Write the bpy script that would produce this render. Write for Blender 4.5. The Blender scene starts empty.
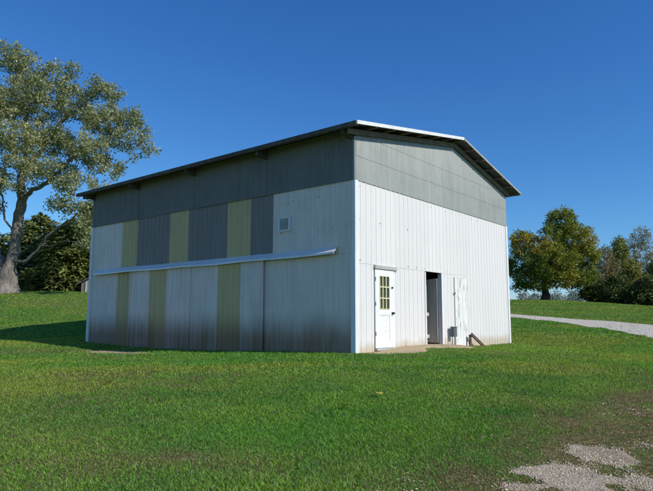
import bpy, math, random
import numpy as np
from mathutils import Matrix, Vector

random.seed(7)
RNG = np.random.default_rng(11)
scene = bpy.context.scene
COL = scene.collection
PI = math.pi

# ------------------------------------------------------------------ camera numbers (metres, radians)
CAM = np.array([0.0, 0.0, 0.8281])
PITCH, ROLL, FPX = 0.1239, -0.0018, 579.32
BARN_O = np.array([0.7028, 14.2575, 0.0])
BARN_PHI = 0.8859
W, L = 9.633, 12.63                  # gable width, side length
SUN_EL = math.radians(36.0)
SUN_OFF = math.radians(6.5)          # how far the sun stands behind the plane of the long wall
EX = np.array([math.cos(BARN_PHI), math.sin(BARN_PHI), 0.0])
EY = np.array([-math.sin(BARN_PHI), math.cos(BARN_PHI), 0.0])
_h = -EY * math.cos(SUN_OFF) + EX * math.sin(SUN_OFF)
SUN_DIR = np.array([_h[0] * math.cos(SUN_EL), _h[1] * math.cos(SUN_EL), math.sin(SUN_EL)])


def at(px, py, y):
    """point of the place at distance y that a survey of the photograph gives"""
    sx, sy = px - 326.5, 245.5 - py
    c, s = math.cos(PITCH), math.sin(PITCH)
    d = np.array([sx, FPX * c - sy * s, FPX * s + sy * c])
    return CAM + d * (y / d[1])


def barn_pt(x, y, z=0.0):
    return BARN_O + EX * x + EY * y + np.array([0, 0, z])


# ------------------------------------------------------------------ noise
def _hash(ix, iy, seed):
    h = (ix.astype(np.int64) * 374761393 + iy.astype(np.int64) * 668265263 + seed * 974711) & 0x7fffffff
    h = ((h ^ (h >> 13)) * 1274126177) & 0x7fffffff
    h = h ^ (h >> 16)
    return (h & 0xffff) / 65535.0


def vnoise(x, y, seed=0):
    x = np.asarray(x, float); y = np.asarray(y, float)
    ix, iy = np.floor(x), np.floor(y)
    fx, fy = x - ix, y - iy
    fx = fx * fx * (3 - 2 * fx); fy = fy * fy * (3 - 2 * fy)
    a = _hash(ix, iy, seed); b = _hash(ix + 1, iy, seed)
    c = _hash(ix, iy + 1, seed); d = _hash(ix + 1, iy + 1, seed)
    return (a * (1 - fx) + b * fx) * (1 - fy) + (c * (1 - fx) + d * fx) * fy


def fbm(x, y, seed=0, octv=4):
    v = 0.0; amp = 0.5; tot = 0.0
    for k in range(octv):
        v = v + amp * vnoise(x * 2 ** k + 17.3 * k, y * 2 ** k - 9.1 * k, seed + k)
        tot += amp; amp *= 0.5
    return v / tot


def sstep(a, b, x):
    t = np.clip((x - a) / (b - a), 0, 1)
    return t * t * (3 - 2 * t)


# ------------------------------------------------------------------ terrain
CTRL = [(0, 0, -.78), (-4, 0, -.8), (4, 0, -.8), (0, 6, -.5), (-6, 7, -.5), (6, 7, -.47), (0, 11, -.22), (-7, 13, -.3),
        (.7, 14.2, -.03), (-2, 16.5, -.12), (-4, 18.2, -.17), (-6.2, 20.0, -.19), (-7.6, 21.2, -.17), (-9.1, 22.3, -.09), (2.2, 16.1, .02), (3.4, 17.6, .03), (4.6, 19.0, -.08), (6.8, 21.7, -.11),
        (9.5, 19, -.22), (10, 24, -.03), (13.6, 24, .0), (18, 32, .42), (13, 40, .98), (26, 40, .98), (3, 30, .45), (-3, 29.7, .5),
        (23.3, 62, 2.72), (35, 62, 1.86), (16, 62, 2.75), (28, 62, 2.45), (19, 70, 2.75), (30, 74, 2.0), (20, 95, 1.2), (45, 90, 1.0), (0, 70, 3.1), (-22.5, 42, 2.58),
        (-16.5, 42, 2.52), (-24, 50, 2.95), (-12, 52, 3.0), (-14, 31.5, .72), (-16.2, 26, .02), (-15.5, 28.5, .42), (-12, 27, .2), (-24, 27, .15), (-30, 36, 1.6), (-42, 45, 2.6),
        (-42, 25, .1), (-22, 10, -.5), (22, 10, -.5), (0, -12, -1.5), (-42, -10, -1.4), (42, -10, -1.4), (60, 40, 1.2),
        (65, 80, 1.2), (-62, 62, 3.2), (-62, 95, 2.6), (0, 105, 2.0), (-25, 90, 3.0)]
_C = np.array(CTRL, float)


def _tk(r2):
    return np.where(r2 > 1e-12, 0.5 * r2 * np.log(np.maximum(r2, 1e-12)), 0.0)


def _fit():
    n = len(_C)
    d2 = ((_C[:, None, :2] - _C[None, :, :2]) ** 2).sum(-1)
    A = np.zeros((n + 3, n + 3))
    A[:n, :n] = _tk(d2) + np.eye(n) * 0.4
    A[:n, n] = 1; A[:n, n + 1:] = _C[:, :2]
    A[n, :n] = 1; A[n + 1:, :n] = _C[:, :2].T
    return np.linalg.solve(A, np.concatenate([_C[:, 2], [0, 0, 0]]))


_WT = _fit()


def H(x, y):
    x = np.asarray(x, float); y = np.asarray(y, float)
    shp = x.shape
    xf, yf = x.ravel(), y.ravel()
    out = np.empty(xf.size)
    n = len(_C)
    for s in range(0, xf.size, 40000):
        xs, ys = xf[s:s + 40000], yf[s:s + 40000]
        d2 = (xs[:, None] - _C[None, :, 0]) ** 2 + (ys[:, None] - _C[None, :, 1]) ** 2
        out[s:s + 40000] = _tk(d2) @ _WT[:n] + _WT[n] + xs * _WT[n + 1] + ys * _WT[n + 2]
    r = np.hypot(xf, yf - 35)
    w = sstep(60, 130, r)
    out = np.clip(out, -3, 3.6) * (1 - w) + (-3.0) * w
    out += (fbm(xf * .55, yf * .55, 3, 3) - .5) * .10 * (1 - sstep(30, 60, r))
    return out.reshape(shp)


def Hs(x, y):
    return float(H(np.array([x]), np.array([y]))[0])


def ground_at(px, py):
    lo, hi = 3.0, 75.0
    ys = np.linspace(lo, hi, 1500)
    P = np.array([at(px, py, y) for y in ys])
    k = np.argmax(P[:, 2] < H(P[:, 0], P[:, 1]))
    return P[k]


# ------------------------------------------------------------------ materials
def new_mat(name):
    m = bpy.data.materials.new(name)
    m.use_nodes = True
    nt = m.node_tree
    for n in list(nt.nodes):
        nt.nodes.remove(n)
    out = nt.nodes.new('ShaderNodeOutputMaterial')
    return m, nt, out


class G:
    """small node-graph helper"""
    def __init__(s, nt):
        s.nt = nt

    def n(s, t, **kw):
        nd = s.nt.nodes.new(t)
        for k, v in kw.items():
            setattr(nd, k, v)
        return nd

    def link(s, a, b):
        s.nt.links.new(a, b)

    def coords(s, scale=(1, 1, 1)):
        tc = s.n('ShaderNodeTexCoord'); mp = s.n('ShaderNodeMapping')
        mp.inputs['Scale'].default_value = scale
        s.link(tc.outputs['Object'], mp.inputs['Vector'])
        return mp.outputs['Vector']

    def noise(s, vec, scale, detail=4, rough=.55):
        nd = s.n('ShaderNodeTexNoise')
        nd.inputs['Scale'].default_value = scale
        nd.inputs['Detail'].default_value = detail
        nd.inputs['Roughness'].default_value = rough
        s.link(vec, nd.inputs['Vector'])
        return nd.outputs['Fac']

    def ramp(s, fac, a, b):
        nd = s.n('ShaderNodeMapRange')
        nd.interpolation_type = 'SMOOTHSTEP'
        nd.inputs['From Min'].default_value = a
        nd.inputs['From Max'].default_value = b
        s.link(fac, nd.inputs['Value'])
        return nd.outputs['Result']

    def mix(s, fac, a, b):
        nd = s.n('ShaderNodeMix'); nd.data_type = 'RGBA'
        for sock, v in ((nd.inputs[0], fac), (nd.inputs[6], a), (nd.inputs[7], b)):
            if isinstance(v, (int, float)):
                sock.default_value = v
            elif isinstance(v, tuple):
                sock.default_value = (v[0], v[1], v[2], 1)
            else:
                s.link(v, sock)
        return nd.outputs[2]

    def math(s, op, a, b=0.0, clamp=False):
        nd = s.n('ShaderNodeMath'); nd.operation = op; nd.use_clamp = clamp
        for sock, v in ((nd.inputs[0], a), (nd.inputs[1], b)):
            if isinstance(v, (int, float)):
                sock.default_value = v
            else:
                s.link(v, sock)
        return nd.outputs[0]

    def bsdf(s, out, color, rough=.6, metal=0.0, bump=None, bstr=.2, bdist=.01, spec=.5):
        b = s.n('ShaderNodeBsdfPrincipled')
        if isinstance(color, tuple):
            b.inputs['Base Color'].default_value = (*color, 1)
        else:
            s.link(color, b.inputs['Base Color'])
        if isinstance(rough, (int, float)):
            b.inputs['Roughness'].default_value = rough
        else:
            s.link(rough, b.inputs['Roughness'])
        b.inputs['Metallic'].default_value = metal
        b.inputs['Specular IOR Level'].default_value = spec
        if bump is not None:
            bp = s.n('ShaderNodeBump')
            bp.inputs['Strength'].default_value = bstr
            bp.inputs['Distance'].default_value = bdist
            s.link(bump, bp.inputs['Height'])
            s.link(bp.outputs['Normal'], b.inputs['Normal'])
        s.link(b.outputs[0], out.inputs['Surface'])
        return b


def metal_mat(name, col, col2, rough=.5, metal=0.0, stain=None, dust=None, spec=.18, streak=1.0):
    """weathered sheet metal: vertical streaks, blotches, and splash dirt of its own ragged outline"""
    m, nt, out = new_mat(name)
    g = G(nt)
    v = g.coords((1, 1, 1))
    vs = g.coords((6, 6, .35))
    st = g.ramp(g.noise(vs, 1.6, 5, .6), .35, .72)
    bl = g.ramp(g.noise(v, 1.1, 5, .6), .4, .75)
    f = g.math('MULTIPLY', g.math('ADD', g.math('MULTIPLY', st, .6), g.math('MULTIPLY', bl, .5)), streak, True)
    c = g.mix(f, col, col2)
    sx = g.n('ShaderNodeSeparateXYZ'); g.link(g.coords((1, 1, 1)), sx.inputs[0])
    pan = g.math('FLOOR', g.math('DIVIDE', g.math('ADD', sx.outputs['X'], sx.outputs['Y']), .916))
    wn = g.n('ShaderNodeTexWhiteNoise'); wn.noise_dimensions = '1D'; g.link(pan, wn.inputs['W'])
    c = g.mix(g.math('MULTIPLY', wn.outputs['Value'], .16), c, tuple(x * .70 for x in col))
    fine = g.ramp(g.noise(g.coords((30, 30, 8)), 1.5, 3), .55, .75)
    c = g.mix(g.math('MULTIPLY', fine, .18), c, tuple(x * .55 for x in col))
    sep = g.n('ShaderNodeSeparateXYZ')
    tc = g.n('ShaderNodeTexCoord'); g.link(tc.outputs['Object'], sep.inputs[0])
    z = sep.outputs['Z']
    if stain:
        wob = g.math('MULTIPLY', g.math('SUBTRACT', g.noise(g.coords((2.2, 2.2, .6)), 1.2, 6, .65), .5), .36)
        zz = g.math('ADD', z, wob)
        low = g.math('SUBTRACT', 1.0, g.ramp(zz, .12, 1.12))
        patch = g.math('ADD', .86, g.math('MULTIPLY', g.ramp(g.noise(g.coords((1, .8, .1)), 1.4, 3), .35, .65), .14))
        run = g.math('ADD', .84, g.math('MULTIPLY', g.ramp(g.noise(g.coords((7, 7, .5)), 1.2, 4, .6), .35, .65), .14))
        c = g.mix(g.math('MULTIPLY', g.math('MULTIPLY', low, patch), run), c, stain)
    if dust:
        wob = g.math('MULTIPLY', g.math('SUBTRACT', g.noise(g.coords((3, 3, 1)), 1.5, 5, .6), .5), .4)
        low = g.math('SUBTRACT', 1.0, g.ramp(g.math('ADD', z, wob), .0, .32))
        c = g.mix(g.math('MULTIPLY', low, .75), c, dust)
    g.bsdf(out, c, rough, metal, g.noise(g.coords((1.4, 1.4, .6)), 1.3, 3), .35, .03, spec)
    return m


def wood_mat(name, col, col2, scale=(8, 8, 8), rough=.8):
    m, nt, out = new_mat(name)
    g = G(nt)
    v = g.coords(scale)
    f = g.ramp(g.noise(v, 1.0, 6, .65), .3, .7)
    c = g.mix(f, col, col2)
    g.bsdf(out, c, rough, 0, g.noise(g.coords(tuple(s * 3 for s in scale)), 1.0, 4), .3, .004, .25)
    return m


def plain_mat(name, col, rough=.6, var=.25, metal=0.0, spec=.4):
    m, nt, out = new_mat(name)
    g = G(nt)
    c = g.mix(g.ramp(g.noise(g.coords(), 6.0, 5), .35, .7), col, tuple(x * (1 - var) for x in col))
    g.bsdf(out, c, rough, metal, g.noise(g.coords(), 25, 3), .1, .005, spec)
    return m


def peeling_mat(name):
    m, nt, out = new_mat(name)
    g = G(nt)
    n = g.noise(g.coords((9, 9, 1.1)), 1.4, 8, .72)
    fl = g.ramp(n, .56, .60)
    wood = g.mix(g.noise(g.coords((22, 22, 1.5)), 1, 4), (.34, .31, .27), (.17, .15, .13))
    paint = g.mix(g.noise(g.coords(), 4, 4), (.82, .82, .80), (.70, .69, .66))
    c = g.mix(fl, paint, wood)
    g.bsdf(out, c, .75, 0, g.math('SUBTRACT', 1.0, fl), .4, .004, .3)
    return m


def leaf_mat(name, trans=.35, rough=.55, dark=1.0):
    """leaf colours come from each leaf's own tint"""
    m, nt, out = new_mat(name)
    g = G(nt)
    a = g.n('ShaderNodeAttribute'); a.attribute_name = 'tint'
    p = g.n('ShaderNodeBsdfPrincipled')
    p.inputs['Roughness'].default_value = rough
    p.inputs['Specular IOR Level'].default_value = .3
    g.link(a.outputs['Color'], p.inputs['Base Color'])
    t = g.n('ShaderNodeBsdfTranslucent')
    hs = g.n('ShaderNodeHueSaturation'); hs.inputs['Saturation'].default_value = 1.15; hs.inputs['Value'].default_value = 1.1
    g.link(a.outputs['Color'], hs.inputs['Color']); g.link(hs.outputs[0], t.inputs['Color'])
    mx = g.n('ShaderNodeMixShader'); mx.inputs[0].default_value = trans
    g.link(p.outputs[0], mx.inputs[1]); g.link(t.outputs[0], mx.inputs[2])
    g.link(mx.outputs[0], out.inputs['Surface'])
    return m


def bark_mat(name, a, b):
    m, nt, out = new_mat(name)
    g = G(nt)
    n = g.noise(g.coords((5, 5, 1.1)), 1.5, 7, .7)
    c = g.mix(g.ramp(n, .35, .65), a, b)
    c = g.mix(g.math('MULTIPLY', g.ramp(g.noise(g.coords(), .8, 4), .5, .7), .5), c, tuple(min(1, x * 1.6) for x in a))
    g.bsdf(out, c, .9, 0, n, .8, .05, .15)
    return m


def ground_mat():
    m, nt, out = new_mat('lawn_soil')
    g = G(nt)
    v = g.coords()
    ad = g.n('ShaderNodeAttribute'); ad.attribute_name = 'dry'
    far = g.n('ShaderNodeAttribute'); far.attribute_name = 'far'
    n1 = g.noise(v, .35, 6, .6); n2 = g.noise(v, 2.6, 6, .65); n3 = g.noise(v, 22, 5, .7)
    green = g.mix(g.ramp(n1, .35, .65), (.095, .175, .036), (.130, .195, .042))
    green = g.mix(g.math('MULTIPLY', g.ramp(n2, .4, .68), .7), green, (.140, .195, .045))
    green = g.mix(g.math('MULTIPLY', g.ramp(n3, .50, .66), .65), green, (.030, .065, .016))
    green = g.mix(g.math('MULTIPLY', g.ramp(g.noise(v, 34, 4, .7), .56, .70), .55), green, (.165, .215, .075))
    dry = g.mix(g.ramp(n3, .40, .62), (.32, .23, .115), (.11, .075, .036))
    dry = g.mix(g.math('MULTIPLY', g.ramp(g.noise(v, 5, 5, .65), .48, .62), .8), dry, (.10, .115, .036))
    f = g.math('ADD', ad.outputs['Fac'], g.math('MULTIPLY', g.math('SUBTRACT', n2, .5), .9), True)
    c = g.mix(g.math('MULTIPLY', f, .85), green, dry)
    g.bsdf(out, c, .95, 0, g.math('ADD', g.math('MULTIPLY', n3, .6), n2), .9, .08, .05)
    return m


def gravel_mat(name, a, b, c_, dirt=.3):
    m, nt, out = new_mat(name)
    g = G(nt)
    v = g.coords()
    vo = g.n('ShaderNodeTexVoronoi'); vo.inputs['Scale'].default_value = 75
    g.link(v, vo.inputs['Vector'])
    sepc = g.n('ShaderNodeSeparateColor'); g.link(vo.outputs['Color'], sepc.inputs[0])
    c = g.mix(sepc.outputs[0], a, b)
    c = g.mix(g.ramp(vo.outputs['Distance'], .35, .75), c, tuple(x * .55 for x in b))
    n = g.noise(v, 1.3, 6, .65)
    c = g.mix(g.math('MULTIPLY', g.ramp(n, .48, .66), dirt), c, c_)
    g.bsdf(out, c, .9, 0, g.math('ADD', g.noise(v, 40, 5, .7), g.noise(v, 6, 4)), .8, .02, .1)
    return m


M = {}
LIGHT = (.84, .71, .625); LIGHT2 = (.65, .555, .50)
STAIN = (.245, .132, .070)
M['wall_shade'] = metal_mat('weathered_light_siding', LIGHT, LIGHT2, .5, 0, STAIN)
M['wall_blue'] = metal_mat('blue_grey_siding', (.275, .235, .21), (.205, .18, .165), .5, 0, STAIN)
M['wall_yellow'] = metal_mat('yellow_fibreglass', (.64, .485, .25), (.50, .39, .21), .55, 0, STAIN)
M['wall_white'] = metal_mat('white_siding', (.76, .735, .71), (.69, .67, .65), .45, 0, None, (.50, .40, .27), streak=.7)
M['band'] = metal_mat('galvanised_corrugated', (.325, .34, .315), (.245, .262, .245), .55, .5, None, None, .4)
M['band_side'] = metal_mat('shaded_galvanised_corrugated', (.215, .205, .185), (.155, .15, .138), .6, .1, None, None, .3)  # same metal as the gable band, darkened to paint in the side's shade
M['trim_white'] = plain_mat('white_trim_metal', (.80, .80, .80), .4, .08)
M['trim_shade'] = metal_mat('shade_side_trim', (.78, .76, .75), (.66, .65, .65), .45)  # slightly darker copy of the white trim for the shaded side
M['track'] = metal_mat('track_hood_metal', (.80, .78, .76), (.66, .65, .64), .4, .1)
M['roofmetal'] = plain_mat('dark_roof_metal', (.10, .10, .105), .6, .3, .2)
M['rake_white'] = plain_mat('white_rake_paint', (.78, .77, .73), .5, .12)
M['rake_grey'] = wood_mat('grey_rake_board', (.42, .42, .38), (.26, .27, .24), (4, 14, 14))  # greyer than the white rake board
M['wood_dark'] = wood_mat('aged_framing_wood', (.125, .105, .085), (.065, .055, .045), (5, 5, 5))
M['wood_mid'] = wood_mat('grey_brown_framing_wood', (.21, .18, .145), (.12, .10, .08), (6, 6, 6))
M['core'] = wood_mat('dark_boards', (.10, .09, .08), (.06, .055, .05))
M['leafdoor'] = wood_mat('grey_door_boards', (.80, .73, .62), (.58, .53, .45), (10, 10, 1))
M['peel'] = peeling_mat('peeling_white_paint')
M['door_white'] = plain_mat('white_door_paint', (.84, .84, .82), .45, .06)
M['cream'] = plain_mat('cream_muntin_paint', (.72, .66, .40), .5, .12)
M['header'] = wood_mat('weathered_header_board', (.52, .51, .47), (.36, .35, .32), (4, 10, 10))
M['iron'] = plain_mat('dark_iron', (.025, .025, .027), .45, .3, .3)
M['hinge'] = plain_mat('white_hinge_metal', (.70, .70, .70), .4, .1)
M['curtain'] = wood_mat('tan_curtain', (.34, .28, .17), (.17, .14, .085), (26, 26, .4))
M['boxgrey'] = plain_mat('grey_box_paint', (.12, .14, .13), .5, .2)
M['louvre'] = plain_mat('grey_louvre', (.16, .18, .18), .5, .2)
M['brace'] = wood_mat('brown_brace_wood', (.155, .105, .075), (.085, .06, .045), (9, 9, 9))
M['shed'] = wood_mat('grey_shed_boards', (.22, .20, .185), (.11, .10, .095), (12, 12, 1.2))
M['ground'] = ground_mat()
M['gravel'] = gravel_mat('pale_gravel', (.85, .77, .64), (.68, .60, .48), (.48, .40, .29), .4)
M['gravel_near'] = gravel_mat('pale_limestone_gravel', (.74, .62, .45), (.50, .40, .28), (.33, .25, .155), .8)
M['sand'] = gravel_mat('tan_bare_dirt', (.70, .54, .34), (.56, .42, .26), (.42, .32, .195), .4)
M['stone'] = leaf_mat('limestone_chip', .0, .9)
M['grass'] = leaf_mat('grass_blade', .38, .6)
M['leaf'] = leaf_mat('tree_leaf', .32, .55)
M['needle'] = leaf_mat('conifer_spray', .15, .7)
M['bark_grey'] = bark_mat('grey_maple_bark', (.25, .22, .185), (.105, .09, .075))
M['bark_dark'] = bark_mat('dark_bark', (.085, .07, .055), (.04, .033, .028))
M['fallen'] = plain_mat('yellow_leaf', (.62, .45, .07), .6, .3)
mg, ntg, og = new_mat('window_glass')
gg = G(ntg)
_gl = gg.n('ShaderNodeBsdfGlossy'); _gl.inputs['Roughness'].default_value = .03
_tr = gg.n('ShaderNodeBsdfTransparent'); _tr.inputs['Color'].default_value = (.82, .84, .80, 1)
_mx = gg.n('ShaderNodeMixShader'); _mx.inputs[0].default_value = .10
gg.link(_tr.outputs[0], _mx.inputs[1]); gg.link(_gl.outputs[0], _mx.inputs[2]); gg.link(_mx.outputs[0], og.inputs['Surface'])
M['glass'] = mg


# ------------------------------------------------------------------ mesh building
class MB:
    def __init__(s):
        s.v = []; s.f = []; s.m = []

    def quad(s, a, b, c, d, mi=0):
        n = len(s.v); s.v += [tuple(a), tuple(b), tuple(c), tuple(d)]
        s.f.append((n, n + 1, n + 2, n + 3)); s.m.append(mi)

    def poly(s, pts, mi=0):
        n = len(s.v); s.v += [tuple(p) for p in pts]
        s.f.append(tuple(range(n, n + len(pts)))); s.m.append(mi)

    def hexa(s, p, mi=0):
        """eight corners: bottom ring 0-3, top ring 4-7"""
        n = len(s.v); s.v += [tuple(q) for q in p]
        for f in ((3, 2, 1, 0), (4, 5, 6, 7), (0, 1, 5, 4), (1, 2, 6, 5), (2, 3, 7, 6), (3, 0, 4, 7)):
            s.f.append(tuple(n + i for i in f)); s.m.append(mi)

    def box(s, x0, x1, y0, y1, z0, z1, mi=0):
        s.hexa([(x0, y0, z0), (x1, y0, z0), (x1, y1, z0), (x0, y1, z0), (x0, y0, z1), (x1, y0, z1), (x1, y1, z1), (x0, y1, z1)], mi)

    def beam(s, a, b, w, h, up=(0, 0, 1), mi=0):
        a = Vector(a); b = Vector(b); d = (b - a).normalized(); u = Vector(up)
        sd = d.cross(u).normalized(); u = sd.cross(d).normalized()
        sd = sd * w / 2; u = u * h / 2
        s.hexa([a - sd - u, a + sd - u, b + sd - u, b - sd - u, a - sd + u, a + sd + u, b + sd + u, b - sd + u], mi)

    def prism(s, prof, axis_vec, mi=0):
        """prof: list of 3-D points; extruded along axis_vec"""
        n = len(s.v); k = len(prof)
        s.v += [tuple(p) for p in prof] + [tuple(Vector(p) + Vector(axis_vec)) for p in prof]
        s.f.append(tuple(range(n + k - 1, n - 1, -1))); s.m.append(mi)
        s.f.append(tuple(range(n + k, n + 2 * k))); s.m.append(mi)
        for i in range(k):
            j = (i + 1) % k
            s.f.append((n + i, n + j, n + k + j, n + k + i)); s.m.append(mi)

    def tube(s, a, b, r, n=12, r2=None, mi=0):
        a = Vector(a); b = Vector(b); d = (b - a).normalized()
        t = Vector((0, 0, 1)) if abs(d.z) < .9 else Vector((1, 0, 0))
        u = d.cross(t).normalized(); w = d.cross(u)
        r2 = r if r2 is None else r2
        base = len(s.v)
        for p, rr in ((a, r), (b, r2)):
            for k in range(n):
                ang = 2 * PI * k / n
                s.v.append(tuple(p + (u * math.cos(ang) + w * math.sin(ang)) * rr))
        for k in range(n):
            j = (k + 1) % n
            s.f.append((base + k, base + j, base + n + j, base + n + k)); s.m.append(mi)
        s.f.append(tuple(base + n - 1 - k for k in range(n))); s.m.append(mi)
        s.f.append(tuple(base + n + k for k in range(n))); s.m.append(mi)

    def build(s, name, mats, parent=None, bevel=0.0, smooth=False):
        if not isinstance(mats, (list, tuple)):
            mats = [mats]
        me = bpy.data.meshes.new(name)
        me.from_pydata(s.v, [], s.f)
        for mt in mats:
            me.materials.append(mt)
        me.polygons.foreach_set('material_index', s.m)
        if smooth:
            me.polygons.foreach_set('use_smooth', [True] * len(s.f))
        me.update()
        o = bpy.data.objects.new(name, me)
        COL.objects.link(o)
        if parent is not None:
            o.parent = parent
        if bevel:
            b = o.modifiers.new('edge', 'BEVEL'); b.width = bevel; b.segments = 2; b.limit_method = 'ANGLE'
        return o


def np_mesh(name, verts, faces, mat, tint=None, parent=None, attrs=None, smooth=False):
    """verts (n,3), faces (m,k) all of one size"""
    me = bpy.data.meshes.new(name)
    n, (m, k) = len(verts), faces.shape
    me.vertices.add(n); me.vertices.foreach_set('co', np.ascontiguousarray(verts, np.float32).ravel())
    me.loops.add(m * k); me.loops.foreach_set('vertex_index', np.ascontiguousarray(faces, np.int32).ravel())
    me.polygons.add(m)
    me.polygons.foreach_set('loop_start', np.arange(0, m * k, k, dtype=np.int32))
    me.polygons.foreach_set('loop_total', np.full(m, k, np.int32))
    if smooth:
        me.polygons.foreach_set('use_smooth', np.ones(m, bool))
    me.materials.append(mat)
    if tint is not None:
        a = me.attributes.new('tint', 'FLOAT_COLOR', 'POINT')
        a.data.foreach_set('color', np.concatenate([tint, np.ones((n, 1))], 1).astype(np.float32).ravel())
    for nm, arr in (attrs or {}).items():
        a = me.attributes.new(nm, 'FLOAT', 'POINT')
        a.data.foreach_set('value', arr.astype(np.float32).ravel())
    me.update(calc_edges=True)
    me.validate()
    o = bpy.data.objects.new(name, me)
    COL.objects.link(o)
    if parent is not None:
        o.parent = parent
    return o


def tag(o, label=None, cat=None, group=None, kind=None):
    for k, v in (('label', label), ('category', cat), ('group', group), ('kind', kind)):
        if v:
            o[k] = v
    return o


def empty(name, loc, rz=0.0):
    o = bpy.data.objects.new(name, None)
    o.empty_display_size = .3
    COL.objects.link(o)
    o.location = loc; o.rotation_euler = (0, 0, rz)
    return o


# ------------------------------------------------------------------ the barn
barn = tag(empty('barn', BARN_O, BARN_PHI), 'metal-sided gabled barn with white end, yellow panels and grey upper band', 'barn')
XE, ZE, XR, ZR, XE2 = -.50, 5.595, 5.336, 6.603, 10.115
YN, YF = -.432, 13.06


def roof_z(x):
    if x <= XR:
        return ZE + (ZR - ZE) * (x - XE) / (XR - XE)
    return ZR + (ZE - ZR) * (x - XR) / (XE2 - XR)


def P_side(side, u, off, z):
    if side == 'L': return (-off, u, z)
    if side == 'G': return (u, -off, z)
    if side == 'R': return (W + off, u, z)
    return (u, L + off, z)


RIB = .229


def rib_profile(u0, u1, pitch=RIB, amp=.017, phase=0.0):
    pts = []
    k = math.floor((u0 - phase) / pitch) - 1
    while phase + k * pitch < u1 + pitch:
        b = phase + k * pitch
        for du, o in ((0, 0), (.012, amp), (.032, amp), (.044, 0), (.112, 0), (.120, .004), (.136, .004), (.144, 0)):
            pts.append((b + du, o))
        k += 1
    return clip_prof(pts, u0, u1)


def wave_profile(u0, u1, pitch=.078, amp=.017, n=8, phase=0.0):
    N = int(round((u1 - u0) / pitch * n))
    return [(u0 + (u1 - u0) * i / N, amp * (.5 + .5 * math.sin(2 * PI * (u0 + (u1 - u0) * i / N + phase) / pitch))) for i in range(N + 1)]


def clip_prof(pts, u0, u1):
    us = [p[0] for p in pts]; os_ = [p[1] for p in pts]
    f = lambda u: float(np.interp(u, us, os_))
    return [(u0, f(u0))] + [p for p in pts if u0 + 1e-4 < p[0] < u1 - 1e-4] + [(u1, f(u1))]


def sheet(mb, side, prof, z0, z1, off=0.0, mi=0, thick=.006):
    """profiled sheet: front face, back face and closed rim"""
    zf0 = z0 if callable(z0) else (lambda u: z0)
    zf1 = z1 if callable(z1) else (lambda u: z1)
    n = len(mb.v)
    for u, o in prof:
        mb.v.append(P_side(side, u, off + o, zf0(u))); mb.v.append(P_side(side, u, off + o, zf1(u)))
        mb.v.append(P_side(side, u, off + o - thick, zf0(u))); mb.v.append(P_side(side, u, off + o - thick, zf1(u)))
    flip = side in ('L', 'B')
    for i in range(len(prof) - 1):
        a = n + 4 * i; b = a + 4
        for q in ((a, b, b + 1, a + 1), (b + 2, a + 2, a + 3, b + 3), (a + 1, b + 1, b + 3, a + 3), (b, a, a + 2, b + 2)):
            mb.f.append(q[::-1] if flip else q); mb.m.append(mi)
    for i in (0, len(prof) - 1):
        a = n + 4 * i
        mb.f.append((a, a + 1, a + 3, a + 2)); mb.m.append(mi)


def specks(mb, side, spots, off, size=.014, mi=1):
    for u, z in spots:
        s = size * random.uniform(.6, 1.2)
        mb.poly([P_side(side, u + s * math.cos(k * PI / 3), off, z + s * math.sin(k * PI / 3)) for k in range(6)], mi)


def siding_part(name, mat, side, u0, u1, z0, z1, off=0.0, parent=barn, spots=None, phase=0.0):
    mb = MB()
    sheet(mb, side, rib_profile(u0, u1, amp=.0125 if side == 'G' else .017, phase=phase), z0, z1, off)
    if spots:
        specks(mb, side, spots, off + (.0145 if side == 'G' else .0195))
    return mb.build(name, [mat, M['iron']], parent)


ZB = 4.275                    # bottom of the galvanised band
ZRL = 2.42                    # bottom of upper side panels, behind the track hood
# upper side panels, from the gable corner towards the far corner
UP = [(.02, 2.84, 'wall_shade', 'siding_panel'), (2.84, 3.75, 'wall_blue', 'blue_siding_panel'), (3.75, 4.77, 'wall_yellow', 'translucent_panel'),
      (4.77, 6.64, 'wall_blue', 'blue_siding_panel'), (6.64, 7.65, 'wall_yellow', 'translucent_panel'), (7.65, 9.52, 'wall_blue', 'blue_siding_panel'),
      (9.52, 10.49, 'wall_yellow', 'translucent_panel'), (10.49, L - .02, 'wall_shade', 'siding_panel')]
nails = [(u, z) for z in (3.12, 3.98) for u in np.arange(.25, 2.7, .458) if random.random() < .8]
nails += [(1.85, 4.05), (1.55, 3.98), (1.25, 4.0), (2.25, 3.95)]
for i, (a, b, mk, nm) in enumerate(UP):
    o = siding_part(nm, M[mk], 'L', a + .002, b - .002, ZRL, ZB + .02, .003 * (i % 2), spots=nails if i == 0 else None)
    if mk == 'wall_yellow':
        o['label'] = 'yellow-green translucent panel above the track'
# lower side panels that belong to the wall
LOW = [(.02, 3.19, 'wall_shade', 'siding_panel'), (9.75, 10.71, 'wall_yellow', 'translucent_panel'), (10.71, L - .02, 'wall_shade', 'siding_panel')]
for i, (a, b, mk, nm) in enumerate(LOW):
    siding_part(nm, M[mk], 'L', a + .002, b - .002, -.42, ZRL - .004, .002 * (i % 2))
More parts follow.
